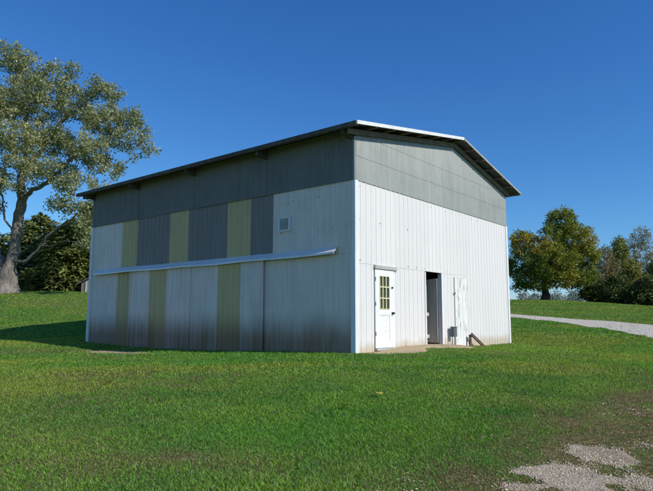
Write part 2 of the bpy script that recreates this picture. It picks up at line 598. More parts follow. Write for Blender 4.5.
# two sliding doors hung in front of the wall
DOORS = [(3.16, 6.40, [(3.16, 4.09, 'wall_shade'), (4.09, 5.06, 'wall_yellow'), (5.06, 6.40, 'wall_shade')]),
         (6.42, 9.72, [(6.42, 7.65, 'wall_shade'), (7.65, 8.60, 'wall_yellow'), (8.60, 9.72, 'wall_shade')])]
for di, (a, b, segs) in enumerate(DOORS):
    mb = MB()
    off = .055 + .004 * di
    for (s0, s1, mk) in segs:
        if mk == 'wall_shade':
            sheet(mb, 'L', rib_profile(s0 + .002, s1 - .002), -.30 - .015 * di, 2.46, off)
    mb.box(-.045 - .004 * di, -.032, a + .02, b - .02, -.24, 2.44)      # backing frame
    d = mb.build('sliding_door', M['wall_shade'], barn)
    d['label'] = 'sliding door leaf nearer the gable corner' if di == 0 else 'sliding door leaf nearer the far corner'
    for (s0, s1, mk) in segs:
        if mk == 'wall_yellow':
            mb = MB(); sheet(mb, 'L', rib_profile(s0, s1), -.31, 2.46, off + .004)
            mb.build('translucent_panel', M['wall_yellow'], d)
    for e in ((a, b) if di == 0 else (b,)):
        mb = MB(); mb.box(-off - .034, -off + .002, e - .028, e + .028, -.32, 2.45)
        mb.build('edge_trim', M['wall_shade'], d, bevel=.004)
# track hood: bent sheet over the rail, flared open at the near end
mb = MB()
NS = 40
y0, y1 = .52, 12.14
prev = None
for i in range(NS + 1):
    t = (i / NS) ** 1.5; y = y0 + (y1 - y0) * t
    e = max(0, 1 - (y - y0) / .5)
    wv = .008 * math.sin(y * 2.1) + .006 * math.sin(y * .8)
    zt = 2.605 + wv * .5 + .01 * e
    d = .165 + wv + .02 * e
    zl = 2.452 + wv + .012 * e
    ring = [(-.012, y, zt), (-d, y, zl), (-d - .002, y, zl - .05), (-d + .008, y, zl - .05), (-d + .012, y, zl - .008), (-.012, y, zt - .014)]
    if prev:
        for k in range(6):
            j = (k + 1) % 6
            mb.quad(prev[k], prev[j], ring[j], ring[k])
    else:
        mb.poly(ring)
    prev = ring
mb.poly(prev[::-1])
hood = mb.build('door_track', M['track'], barn)
mb = MB()
mb.box(-.085, -.06, .62, 12.08, 2.462, 2.50)
mb.build('rail', M['iron'], hood)

# galvanised band on the side, four sheets lapped at the trusses
cuts = [.012, 3.10, 6.31, 9.48, L - .01]
for i in range(4):
    mb = MB()
    sheet(mb, 'L', wave_profile(cuts[i], cuts[i + 1] + (.04 if i < 3 else 0)), ZB, 5.62, .022 + .014 * (i % 2))
    mb.build('corrugated_sheet', M['band_side'], barn, smooth=False)
# galvanised sheets of the gable: three lapped courses
gz = lambda x: roof_z(x) - .135
for z0, z1, off in ((ZB, 4.93, .020), (4.905, 5.50, .026), (5.475, 9, .032)):
    mb = MB()
    prof = wave_profile(.012, W - .012)
    prof = [(u, o) for u, o in prof if gz(u) > z0 + .01]
    sheet(mb, 'G', prof, z0, (lambda u, z1=z1: min(z1, gz(u))), off)
    mb.build('corrugated_sheet', M['band'], barn)
# white gable siding, above and below the lap at door-head height
DX0, DX1, DZ1 = .83, 1.69, 2.07         # entry door
OX0, OX1, OZ1 = 3.45, 4.40, 2.155       # open doorway
PX0, PX1, PZ1 = 5.24, 6.10, 2.10        # plank door
gnails = [(u, z) for z in (2.26, 3.3, 4.15) for u in np.arange(.2, W, .458) if random.random() < .35]
siding_part('gable_siding', M['wall_white'], 'G', .012, PX1 + .002, 2.185, ZB + .02, .0065, spots=[q for q in gnails if q[0] < PX1])
siding_part('gable_siding', M['wall_white'], 'G', PX1 + .002, W - .012, -.42, ZB + .02, .0065, spots=[q for q in gnails if q[0] > PX1 + .05])
for (a, b, z0, z1) in ((.012, DX0 - .02, -.42, 2.20), (DX0 - .02, DX1 + .02, 2.10, 2.20), (DX1 + .02, OX0 - .02, -.3, 2.20), (OX1 + .06, PX0, -.42, 2.20),
                       (PX0, PX1, 2.11, 2.20)):
    siding_part('gable_siding', M['wall_white'], 'G', a, b, z0, z1, 0, spots=None)
# right and rear walls, hidden from here but part of the building
for side, n in (('R', L), ('B', W)):
    mb = MB()
    top = (lambda u: gz(u)) if side == 'B' else 5.42
    sheet(mb, side, rib_profile(.012, n - .012), -.42, top, 0)
    mb.build('rear_siding' if side == 'B' else 'side_siding', M['wall_shade'], barn)
# unseen slabs added behind the siding to block light, with the doorway left open
mb = MB()
mb.box(.024, .075, .08, L - .08, -.42, 5.40)
mb.box(W - .075, W - .024, .08, L - .08, -.42, 5.30)
for a, b, z0, z1 in ((.08, OX0 - .03, -.42, 5.1), (OX1 + .03, W - .08, -.42, 5.1), (OX0 - .03, OX1 + .03, OZ1 + .02, 5.1)):
    mb.box(a, b, .024, .075, z0, z1)
    mb.box(a, b, L - .075, L - .024, z0, z1)
mb.box(OX0 - .03, OX1 + .03, L - .075, L - .024, -.42, OZ1 + .02)
for y in (.024, L - .075):
    mb.prism([(.08, y, 5.1), (W - .08, y, 5.1), (W - .08, y, 5.4), (XR, y, 6.4), (.08, y, 5.45)], (0, .05, 0))
mb.build('light_block', M['core'], barn)
# corner trims
for nm, cs, mk in (('corner_trim', ((-.033, .115, -.040, -.001), ), 'trim_white'),):
    for x0, x1, ya, yb in cs:
        mb = MB(); mb.box(.0, .115, -.040, -.0015, -.38, ZB - .004); mb.build(nm, M['trim_white'], barn, bevel=.004)
mb = MB(); mb.box(-.042, -.0015, -.040, .10, -.38, 2.40); mb.box(-.034, -.0015, -.038, .07, 2.40, ZB - .004); mb.build('corner_trim', M['trim_shade'], barn, bevel=.004)
mb = MB(); mb.box(W - .10, W + .036, -.042, -.0015, -.38, ZB - .004); mb.build('corner_trim', M['trim_white'], barn, bevel=.004)
mb = MB(); mb.box(-.044, -.0015, L - .13, L + .03, -.4, ZB - .004); mb.build('corner_trim', M['trim_shade'], barn, bevel=.004)

mb = MB(); mb.box(-.052, .0105, -.040, .0105, ZB, 5.40); mb.build('corner_trim', M['band'], barn, bevel=.004)

# roof
mb = MB()
for (xa, za, xb, zb) in ((XE, ZE, XR, ZR), (XR, ZR, XE2, ZE)):
    n = 90
    ys = [YN + (YF - YN) * i / n for i in range(n + 1)]
    for i in range(n):
        h0 = .010 if i % 2 else .0
        h1 = .0 if i % 2 else .010
        mb.hexa([(xa, ys[i], za - .030), (xb, ys[i], zb - .030), (xb, ys[i + 1], zb - .030), (xa, ys[i + 1], za - .030),
                 (xa, ys[i], za + h0 - .010), (xb, ys[i], zb + h0 - .010), (xb, ys[i + 1], zb + h1 - .010), (xa, ys[i + 1], za + h1 - .010)])
roof = mb.build('roof', M['roofmetal'], barn)
mb = MB()
mb.prism([(XR - .16, YN, ZR - .028), (XR, YN, ZR + .012), (XR + .16, YN, ZR - .034), (XR + .16, YN, ZR - .024), (XR, YN, ZR + .022), (XR - .16, YN, ZR - .018)], (0, YF - YN, 0))
mb.build('ridge_cap', M['roofmetal'], roof)


def slope_board(x0, x1, ya, yb, top, depth):
    """board following the roof slope, hanging from top to top-depth below the roof plane"""
    mb = MB()
    z0, z1 = roof_z(x0), roof_z(x1)
    mb.hexa([(x0, ya, z0 - top - depth), (x1, ya, z1 - top - depth), (x1, yb, z1 - top - depth), (x0, yb, z0 - top - depth),
             (x0, ya, z0 - top), (x1, ya, z1 - top), (x1, yb, z1 - top), (x0, yb, z0 - top)])
    return mb


slope_board(XE, XR - .002, YN - .028, YN - .002, -.002, .092).build('rake_board', M['rake_white'], roof)
slope_board(XR + .002, XE2, YN - .028, YN - .002, .012, .062).build('rake_board', M['rake_grey'], roof)
slope_board(XE, XR - .002, YF + .002, YF + .028, 0, .115).build('rake_board', M['rake_grey'], roof)
slope_board(XR + .002, XE2, YF + .002, YF + .028, 0, .1).build('rake_board', M['rake_grey'], roof)
mb = MB(); mb.box(XE - .024, XE - .002, YN, YF, ZE - .115, ZE - .004); mb.build('eave_board', M['wood_dark'], roof)
mb = MB(); mb.box(XE2 + .002, XE2 + .022, YN, YF, ZE - .075, ZE - .004); mb.build('eave_board', M['rake_white'], roof)
# purlins run the length of the roof and show under the overhangs
k = 0
xs = [XE + .05 + .83 * i for i in range(8) if XE + .05 + .83 * i < XR - .08] + [XR - .07, XR + .07] + [XE2 - .06 - .80 * i for i in range(6) if XE2 - .06 - .80 * i > XR + .2]
for x in xs:
    mb = MB(); z = roof_z(x) - .036
    mb.box(x - .022, x + .022, YN + .004, YF - .004, z - .085, z)
    mb.build('purlin', M['wood_mid'], roof)
# end trusses outside the gable sheets, and the tails of the others under the long eave
for ya, yb in ((-.125, -.075), (L + .075, L + .125)):
    mb = slope_board(-.40, XR - .002, ya, yb, .125, .135)
    m2 = slope_board(XR + .002, XE2 - .35, ya, yb, .125, .135)
    n = len(mb.v); mb.v += m2.v; mb.f += [tuple(i + n for i in f) for f in m2.f]; mb.m += m2.m
    mb.build('end_rafter', M['wood_mid'], roof)
for y in (.06, 3.10, 6.31, 9.48, L - .15):
    mb = MB()
    mb.hexa([(-.44, y - .045, roof_z(-.44) - .24), (.02, y - .045, roof_z(0) - .36), (.02, y + .045, roof_z(0) - .36), (-.44, y + .045, roof_z(-.44) - .24),
             (-.44, y - .045, roof_z(-.44) - .125), (.02, y - .045, roof_z(.02) - .125), (.02, y + .045, roof_z(.02) - .125), (-.44, y + .045, roof_z(-.44) - .125)])
    mb.build('truss_tail', M['wood_dark'], roof)

# square louvred vent on the side wall
vy0, vy1, vz0, vz1 = 2.16, 2.59, 3.17, 3.57
mb = MB()
for a, b, c, d in ((vy0, vy1, vz1 - .045, vz1), (vy0, vy1, vz0, vz0 + .045), (vy0, vy0 + .05, vz0 + .045, vz1 - .045), (vy1 - .05, vy1, vz0 + .045, vz1 - .045)):
    mb.box(-.062, .0, a, b, c, d)
vent = mb.build('vent', M['trim_shade'], barn, bevel=.004)
mb = MB()
for i in range(6):
    z = vz0 + .055 + i * .05
    mb.hexa([(-.05, vy0 + .052, z), (-.046, vy0 + .052, z - .006), (-.046, vy1 - .052, z - .006), (-.05, vy1 - .052, z),
             (-.026, vy0 + .052, z + .05), (-.020, vy0 + .052, z + .044), (-.020, vy1 - .052, z + .044), (-.026, vy1 - .052, z + .05)])
mb.box(-.024, -.0215, vy0 + .05, vy1 - .05, vz0 + .045, vz1 - .045)
mb.build('louvre', M['header'], vent)

# white half-glazed entry door
gx0, gx1, gz0, gz1 = 1.02, 1.49, 1.04, 1.92
mb = MB()
yf, yb = -.034, .012
mb.box(DX0, gx0, yf, yb, .06, DZ1); mb.box(gx1, DX1, yf, yb, .06, DZ1)
mb.box(gx0, gx1, yf, yb, gz1, DZ1); mb.box(gx0, gx1, yf, yb, .06, .22)
mb.box(gx0, gx1, yf, yb, .90, gz0); mb.box(gx0, gx1, yf + .014, yb, .22, .90)
dots = [(1.13, .84), (1.20, .86), (1.29, .85), (1.36, .83), (1.11, .72), (1.16, .77), (1.25, .70), (1.33, .75), (1.18, .60), (1.27, .58), (1.33, .60), (1.15, .47), (1.24, .455), (1.31, .47), (1.36, .50)]
for u, z in dots:
    y = yf + .0125
    s = random.uniform(.006, .013)
    mb.poly([(u + s * random.uniform(.9, 1.8) * math.cos(q * PI / 3), y if not (1.23 < u < 1.28) else y, z + s * .7 * math.sin(q * PI / 3)) for q in range(6)], 1)
door = mb.build('entry_door', [M['door_white'], M['louvre']], barn)
mb = MB()
for u in (gx0 + (gx1 - gx0) / 3, gx0 + 2 * (gx1 - gx0) / 3):
    mb.box(u - .016, u + .016, yf - .004, -.006, gz0 + .0205, gz1 - .0205)
for z in (gz0 + (gz1 - gz0) / 3, gz0 + 2 * (gz1 - gz0) / 3):
    mb.box(gx0 + .0205, gx1 - .0205, yf - .006, -.008, z - .015, z + .015)
for a, b, c, d in ((gx0, gx1, gz1 - .02, gz1), (gx0, gx1, gz0, gz0 + .02), (gx0, gx0 + .02, gz0 + .02, gz1 - .02), (gx1 - .02, gx1, gz0 + .02, gz1 - .02)):
    mb.box(a, b, yf - .008, -.004, c, d)
win = mb.build('window', M['cream'], door)
win['label'] = 'nine-pane window with cream muntins in the upper half of the door'
mb = MB(); mb.box(gx0 + .01, gx1 - .01, -.012, -.009, gz0 + .01, gz1 - .01); mb.build('window_glass', M['glass'], door)
mb = MB()
pr = []
for i in range(61):
    u = gx0 + (gx1 - gx0) * i / 60
    pr.append((u, .008 + .005 * math.sin(i * .9) + .003 * math.sin(i * 2.3)))
for i in range(60):
    (ua, oa), (ub, ob) = pr[i], pr[i + 1]
    mb.hexa([(ua, oa - .006, gz0), (ub, ob - .006, gz0), (ub, ob - .003, gz0), (ua, oa - .003, gz0), (ua, oa - .006, gz1), (ub, ob - .006, gz1), (ub, ob - .003, gz1), (ua, oa - .003, gz1)])
mb.build('curtain', M['curtain'], door)
mb = MB(); mb.tube((1.615, yf - .002, .945), (1.615, yf - .04, .945), .013, 10); mb.tube((1.615, yf - .04, .945), (1.615, yf - .075, .945), .032, 14, .024); mb.tube((1.615, yf - .001, .945), (1.615, yf - .008, .945), .036, 14)
mb.build('handle', M['iron'], door, smooth=False)
mb = MB(); mb.box(1.585, 1.645, yf - .022, yf - .001, 1.60, 1.645); mb.tube((1.60, yf - .02, 1.622), (1.60, yf - .035, 1.622), .012, 8); mb.build('latch', M['iron'], door)
for z in (.42, 1.18, 1.82):
    mb = MB(); mb.box(DX0 - .012, DX0 + .028, yf - .006, yf - .001, z - .05, z + .05); mb.tube((DX0 - .006, yf - .008, z - .055), (DX0 - .006, yf - .008, z + .055), .008, 8)
    mb.build('hinge', M['louvre'], door)
mb = MB(); mb.box(.80, 1.86, -.062, -.002, 2.085, 2.182); mb.build('door_header', M['header'], barn, bevel=.004)
mb = MB(); mb.box(DX0 - .02, DX1 + .05, -.09, .02, .0, .05); mb.build('door_sill', M['header'], barn, bevel=.004)
mb = MB(); mb.box(DX1 + .004, DX1 + .07, -.030, .02, .052, 2.08); mb.build('door_jamb', M['trim_white'], barn, bevel=.003)

# open doorway: white jambs, and its boarded leaf swung inwards on the right-hand side
mb = MB(); mb.box(OX0 - .055, OX0 + .0, -.030, .10, -.10, OZ1); mb.build('door_jamb', M['trim_white'], barn, bevel=.004)
mb = MB(); mb.box(OX0 + .002, OX0 + .075, .006, .046, .03, 1.76); mb.build('door_stop', M['trim_white'], barn, bevel=.004)
mb = MB(); mb.box(OX1 + .0, OX1 + .085, -.030, .10, -.10, OZ1); mb.build('door_jamb', M['trim_white'], barn, bevel=.004)
for z in (.30, .93):
    mb = MB(); mb.box(OX0 + .0, OX0 + .09, -.038, -.003, z - .045, z + .045); mb.tube((OX0 + .07, -.045, z - .05), (OX0 + .07, -.045, z + .05), .016, 8)
    mb.build('hinge', M['hinge'], barn)
mb = MB()
y = .115
for i in range(6):
    w_ = .155
    mb.box(OX1 - .03 - .004 * (i % 2), OX1 + .0, y + .002, y + w_ - .006, .08, 2.02 - .01 * (i % 3))
    y += w_
for z in (.4, 1.7):
    mb.box(OX1 + .002, OX1 + .03, .12, 1.03, z, z + .12)
mb.build('boarded_door', M['leafdoor'], barn, bevel=.004)

# plank door with peeling paint
mb = MB()
x = PX0
ws = [.17, .15, .19, .16, .19]
for i, w_ in enumerate(ws):
    mb.box(x + .0025, x + w_ - .0025, -.046 - .003 * (i % 2), -.004, -.09 + .012 * (i % 3), PZ1 - .006 * (i % 2))
    x += w_
pd = mb.build('plank_door', M['peel'], barn, bevel=.003)
for z in (.35, 1.6):
    mb = MB(); mb.box(PX0 - .05, PX0 + .02, -.056, -.0515, z - .03, z + .03)
    mb.build('hinge', M['wood_mid'], pd)

# floor of packed dirt inside
mb = MB(); mb.box(.09, W - .09, .09, L - .09, -.40, .04)
mb.build('barn_floor', M['sand'], barn)

# grey utility box on two pipe legs by the doorway
box = tag(empty('utility_box', barn_pt(4.86, -.16, Hs(*barn_pt(4.86, -.16)[:2])), BARN_PHI), 'small grey metal utility box on pipe legs beside the open doorway', 'utility box')
mb = MB(); mb.box(-.085, .125, -.05, .07, .26, .55); mb.build('box_body', M['boxgrey'], box, bevel=.008)
mb = MB(); mb.box(-.095, .135, -.062, .08, .551, .567); mb.build('lid', M['boxgrey'], box, bevel=.004)
for x in (-.07, .10):
    mb = MB(); mb.tube((x, .02, -.3), (x, .02, .262), .016, 10); mb.build('leg', M['louvre'], box)

# wooden prop nailed beside the plank door
b0 = barn_pt(5.98, -.14)
br = tag(empty('wooden_brace', (b0[0], b0[1], -.12), BARN_PHI), 'brown wooden post with a slanting board propped beside the peeling door', 'brace')
mb = MB(); mb.box(-.05, .045, -.05, .0, -.3, .42); mb.build('post', M['brace'], br, bevel=.005)
mb = MB(); mb.beam((-.03, -.082, .43), (.98, -.082, -.03), .045, .10); mb.build('slanting_board', M['brace'], br, bevel=.005)

# ------------------------------------------------------------------ ground
def axis(lo, hi, steps):
    """steps: list of (limit, spacing)"""
    out = [0.0]; v = 0.0
    for lim, sp in steps:
        while v < lim - 1e-6:
            v += sp; out.append(v)
    return np.array(out)


xa = axis(0, 0, [(12, .20), (30, .5), (60, 1.5), (130, 5), (900, 70)])
xs_ = np.concatenate([-xa[:0:-1], xa])
yp = axis(0, 0, [(32, .20), (75, .5), (140, 4), (1100, 80)])
yn = axis(0, 0, [(6, .5), (40, 4), (300, 40)])
ys_ = np.concatenate([-yn[:0:-1], yp])
GX, GY = np.meshgrid(xs_, ys_)
GZ = H(GX, GY)

nxs, nys = len(xs_), len(ys_)
idx = np.arange(nxs * nys).reshape(nys, nxs)
F = np.stack([idx[:-1, :-1], idx[:-1, 1:], idx[1:, 1:], idx[1:, :-1]], -1).reshape(-1, 4)
V = np.stack([GX.ravel(), GY.ravel(), GZ.ravel()], 1)
# the gravel drive that sweeps across the right of the field
DRIVE = np.array([[-6, 46.5], [4, 44.5], [12.5, 40.5], [14.6, 37.6], [16.0, 34.2], [16.7, 30.0], [16.7, 25.0], [15.6, 20.0], [12.8, 15.0], [9.2, 11.0], [6.3, 7.6], [2.9, 3.7], [0, 0.5]])
DW = np.array([1.1, 1.1, 1.15, 1.7, 2.2, 2.6, 2.9, 2.8, 2.6, 2.4, 2.1, 2.0, 1.9])


def drive_dist(x, y):
    """signed distance inside the drive edge (positive inside)"""
    best = np.full(x.shape, -99.0)
    for k in range(len(DRIVE) - 1):
        a, b = DRIVE[k], DRIVE[k + 1]
        d = b - a; ll = d @ d
        t = np.clip(((x - a[0]) * d[0] + (y - a[1]) * d[1]) / ll, 0, 1)
        dist = np.hypot(x - a[0] - t * d[0], y - a[1] - t * d[1])
        best = np.maximum(best, DW[k] + (DW[k + 1] - DW[k]) * t - dist)
    return best


def keep_far(x, y):
    return drive_dist(x, y) + (fbm(x * .9, y * .9, 31, 4) - .5) * .8 - .8 * sstep(21, 15, y)


# worn and dry places read off the photograph, as ground positions
DRY = [((100, 378), 1.5, .9, .75), ((190, 384), 1.2, .8, .6), ((165, 458), .55, .30, .95), ((60, 352), 2.6, 1.3, .7), ((110, 356), 1.3, 1.0, .6), ((235, 462), .4, .3, .5),
       ((575, 470), 1.1, .9, .85), ((640, 420), 1.3, 1.6, 1.2), ((625, 440), .8, .7, .8), ((648, 465), .4, .6, .8), ((600, 482), .7, .3, .6), ((520, 490), 1.0, .35, .5), ((20, 470), .8, .6, .6), ((30, 400), 1.6, 1.0, .4), ((330, 380), 2.0, .8, .3), ((60, 440), 1.0, .5, .45), ((300, 475), .9, .4, .3), ((600, 372), 2.5, 1.2, .25),
       ((500, 352), 2.0, .7, .55), ((430, 356), 2.4, .5, .5), ((575, 345), 3.0, 1.0, .3), ((90, 470), .6, .4, .4), ((120, 400), 1.0, .5, .35), ((440, 400), 1.5, .5, .2)]
DRYW = [(ground_at(*p), a, b, s) for p, a, b, s in DRY]


def dry_at(x, y):
    v = 0.0
    for P, a, b, s in DRYW:
        v = v + s * np.exp(-((x - P[0]) / a) ** 2 - ((y - P[1]) / b) ** 2)
    v = v * .85 * (.2 + 1.3 * fbm(x * 1.1, y * 1.1, 21, 4))
    v = v + 1.9 * sstep(-1.0, .9, drive_dist(x, y)) * sstep(12, 9, y) * np.clip(fbm(x * 2.6, y * 1.7, 25, 4) * 2.6 - .85, 0, 1)
    v = v + .45 * sstep(.60, .80, fbm(x * .32, y * .55, 5, 4)) * .5
    return np.clip(v, 0, 1)


ground = np_mesh('ground', V, F, M['ground'], attrs={'dry': dry_at(V[:, 0], V[:, 1]), 'far': V[:, 1]}, smooth=True)
tag(ground, kind='structure')


def gz_mesh(x, y):
    """height of the ground sheet itself (bilinear in its grid)"""
    i = np.clip(np.searchsorted(xs_, x) - 1, 0, nxs - 2); j = np.clip(np.searchsorted(ys_, y) - 1, 0, nys - 2)
    tx = (x - xs_[i]) / (xs_[i + 1] - xs_[i]); ty = (y - ys_[j]) / (ys_[j + 1] - ys_[j])
    return (GZ[j, i] * (1 - tx) + GZ[j, i + 1] * tx) * (1 - ty) + (GZ[j + 1, i] * (1 - tx) + GZ[j + 1, i + 1] * tx) * ty


def patch_sheet(name, x0, x1, y0, y1, step, keep, mat, lift=.004):
    """a thin ragged sheet laid on the ground where keep(x, y) > 0"""
    X, Y = np.meshgrid(np.arange(x0, x1 + step / 2, step), np.arange(y0, y1 + step / 2, step))
    K = keep(X, Y)
    Z = gz_mesh(X, Y) + np.clip(K * .09 - .010, -.010, lift)
    id_ = np.arange(X.size).reshape(X.shape)
    f = np.stack([id_[:-1, :-1], id_[:-1, 1:], id_[1:, 1:], id_[1:, :-1]], -1).reshape(-1, 4)
    kk = K.ravel()
    f = f[(kk[f] > 0).all(1)]
    used, inv = np.unique(f, return_inverse=True)
    v = np.stack([X.ravel(), Y.ravel(), Z.ravel()], 1)[used]
    return tag(np_mesh(name, v, inv.reshape(-1, 4), mat, smooth=True), kind='structure')


patch_sheet('gravel_drive', -6, 25, 13, 48, .14, lambda x, y: np.where(y > 14, keep_far(x, y), -1), M['gravel'])

# worn gravel showing through the turf in the near corner
NEARG = [((548, 476), .34, .30, 1.0), ((578, 474), .30, .42, 1.0), ((572, 486), .36, .35, 1.0), ((600, 455), .24, .30, .95), ((618, 459), .22, .20, .8), ((582, 452), .16, .25, .6), ((638, 427), .22, .22, .8), ((648, 482), .16, .5, .9),
         ((651, 447), .2, .2, .6), ((522, 472), .22, .12, .7), ((516, 488), .16, .12, .8), ((645, 408), .25, .4, .5), ((527, 481), .18, .12, -.9)]
NEARW = [(ground_at(*p), a, b, w_) for p, a, b, w_ in NEARG]


def keep_near(x, y):
    v = 0.0
    for P, a, b, w_ in NEARW:
        v = v + w_ * np.exp(-((x - P[0]) / a) ** 2 - ((y - P[1]) / b) ** 2)
    v = np.where(y < 4.9, np.maximum(v, .5 * sstep(0, .8, drive_dist(x, y))), v)
    v = np.maximum(v, .5 * sstep(.4, 1.4, drive_dist(x, y)) * sstep(3.2, 4.2, x))
    return v + (fbm(x * 4.2, y * 2.6, 41, 5) - .5) * 1.5 + (vnoise(x * 15, y * 9, 47) - .5) * .32 - .60


patch_sheet('gravel_patches', -1, 8, 2.5, 10.5, .03, keep_near, M['gravel_near'], .006)

# bare tan dirt trodden out along the gable doors, and a pale sandy strip by the sliding doors
ba, bb = barn_pt(0, 0), barn_pt(W, 0)


def keep_dirt(x, y):
    u = (x - BARN_O[0]) * EX[0] + (y - BARN_O[1]) * EX[1]
    w = (x - BARN_O[0]) * EY[0] + (y - BARN_O[1]) * EY[1]
    width = .18 + .85 * np.exp(-((u - 1.6) / 1.2) ** 2) + 1.15 * np.exp(-((u - 3.9) / .95) ** 2) + .2 * np.exp(-((u - 5.5) / 1.2) ** 2)
    inside = width + w + (fbm(x * 2.2, y * 2.2, 51, 4) - .5) * .5
    return np.where((u > .12) & (u < 7.6) & (w < .08), inside, np.where((u > OX0) & (u < OX1) & (w < .8), .3, -1))


patch_sheet('bare_dirt', .2, 7.5, 13.5, 22, .05, keep_dirt, M['sand'], .014)
sp = ground_at(148, 348)


def keep_sand(x, y):
    u = (x - BARN_O[0]) * EX[0] + (y - BARN_O[1]) * EX[1]
    w = (x - BARN_O[0]) * EY[0] + (y - BARN_O[1]) * EY[1]
    return np.where(u < -.06, 1.0 * np.exp(-((w - 7.8) / 1.8) ** 2) - 1.2 * np.maximum(0, np.abs(u + 1.6) - .22) - .42 + (fbm(x * 2, y * 2, 61, 4) - .5) * .35, -1)


patch_sheet('sandy_strip', -10.5, -2.5, 16, 22.5, .05, keep_sand, M['sand'], .012)


# ------------------------------------------------------------------ grass
def in_barn(x, y, m=0.0):
    u = (x - BARN_O[0]) * EX[0] + (y - BARN_O[1]) * EX[1]
    w = (x - BARN_O[0]) * EY[0] + (y - BARN_O[1]) * EY[1]
    return (u > -.03 - m) & (u < W + .03 + m) & (w > -.03 - m) & (w < L + .03 + m)


def make_grass():
    allv, allc, nb = [], [], 0
    for (ya, yb, dens, wd, lo, hi) in ((3.6, 7.5, 6200, .0048, .018, .048), (7.5, 11, 3800, .0066, .02, .05), (11, 16, 1600, .0095, .022, .055), (16, 24, 620, .015, .028, .065), (24, 36, 240, .022, .03, .065), (36, 62, 90, .032, .03, .065)):
        half = .60 * yb + 2.0
        n = int(dens * 2 * half * (yb - ya))
        x = RNG.uniform(-half, half, n); y = RNG.uniform(ya, yb, n)
        ok = (np.abs(x) < .60 * y + 1.8) & ~in_barn(x, y)
        x, y = x[ok], y[ok]
        dry = dry_at(x, y)
        thin = np.ones(x.size)
        kn = keep_near(x, y)
        thin = np.where((y < 10.4) & (kn > -.02), np.clip(.55 - .8 * kn, .06, 1) * (.3 + 1.3 * vnoise(x * 7, y * 7, 77)), thin)
        thin = np.where((y >= 14) & (keep_far(x, y) > -.05), .03, thin)
        kd = keep_dirt(x, y); thin = np.where(kd > -.05, np.where(kd > .15, .02, .14), thin); low = np.where((kd > -.9) & (kd <= 0), .55 + .45 * np.clip(-kd / .9, 0, 1), 1.0)
        ks = keep_sand(x, y); thin = np.where(ks > 0, .12, thin)
        thin = thin * (1 - .35 * dry) * (.55 + .6 * vnoise(x * 3.1, y * 3.1, 8))
        ok = RNG.random(x.size) < thin
        x, y, dry, low = x[ok], y[ok], dry[ok], low[ok]
        n = x.size
        z = gz_mesh(x, y)
        tuft = fbm(x * 1.6, y * 1.6, 71, 4)
        worn = sstep(-1.6, .5, drive_dist(x, y)) * (y < 13)
        ln = RNG.uniform(lo, hi, n) * (.55 + .9 * tuft) * (1 - .4 * dry) * (1 - .3 * worn) * low
        w = wd * RNG.uniform(.7, 1.35, n)
        ang = RNG.uniform(0, 2 * PI, n); lean = RNG.uniform(.25, 1.5, n) * ln
        la = RNG.uniform(0, 2 * PI, n)
        broad = RNG.random(n) < .30
        w = np.where(broad, w * 1.9, w); ln = np.where(broad, ln * .6, ln)
        dx, dy = np.cos(ang) * w, np.sin(ang) * w
        v = np.empty((n, 3, 3))
        v[:, 0] = np.stack([x - dx, y - dy, z - .004], 1)
        v[:, 1] = np.stack([x + dx, y + dy, z - .004], 1)
        v[:, 2] = np.stack([x + np.cos(la) * lean, y + np.sin(la) * lean, z + ln], 1)
        big = fbm(x * .30, y * .45, 81, 4); mid = fbm(x * 1.3, y * 1.3, 91, 3)
        g1 = np.array([.120, .295, .034]); g2 = np.array([.205, .345, .048]); g3 = np.array([.085, .235, .040])
        t = np.clip((big - .35) / .3, 0, 1)[:, None]
        c = g1 * (1 - t) + g2 * t
        t2 = np.clip((mid - .45) / .3, 0, 1)[:, None] * .7
        c = c * (1 - t2) + g3 * t2
        yl = np.clip(1.3 * sstep(.42, .68, fbm(x * .22 + 3, y * .5, 301, 4)) * (.5 + fbm(x * 2, y * 2, 302, 3)) + .55 * np.exp(-((x - 7.5) / 5) ** 2 - ((y - 17) / 4) ** 2), 0, 1)[:, None]
        c = c * (1 - yl) + np.array([.26, .33, .050]) * yl
        c = c * RNG.uniform(.55, 1.7, (n, 1))
        tan = np.array([.36, .315, .13]); br = np.array([.165, .125, .05])
        tf = np.clip(2.4 * fbm(x * 4.5, y * 3.0, 401, 3) - .75, 0, 1)
        pd = np.clip((dry * .95 + worn * .2) * (.30 + .75 * tf) + .03, 0, .93)
        isd = RNG.random(n) < pd
        mixb = RNG.random((n, 1))
        cd = (tan * mixb + br * (1 - mixb)) * RNG.uniform(.6, 1.25, (n, 1))
        c = np.where(isd[:, None], cd, c)
        pale = RNG.random(n) < .045
        c = np.where(pale[:, None], np.array([.24, .27, .17]), c)
        allv.append(v.reshape(-1, 3)); allc.append(np.repeat(c, 3, 0)); nb += n
    v = np.concatenate(allv); c = np.concatenate(allc)
    o = np_mesh('grass', v, np.arange(len(v)).reshape(-1, 3), M['grass'], c)
    tag(o, 'mown green lawn grass with dry brown patches around the barn', 'grass', kind='stuff')
    print('grass blades', nb)


make_grass()


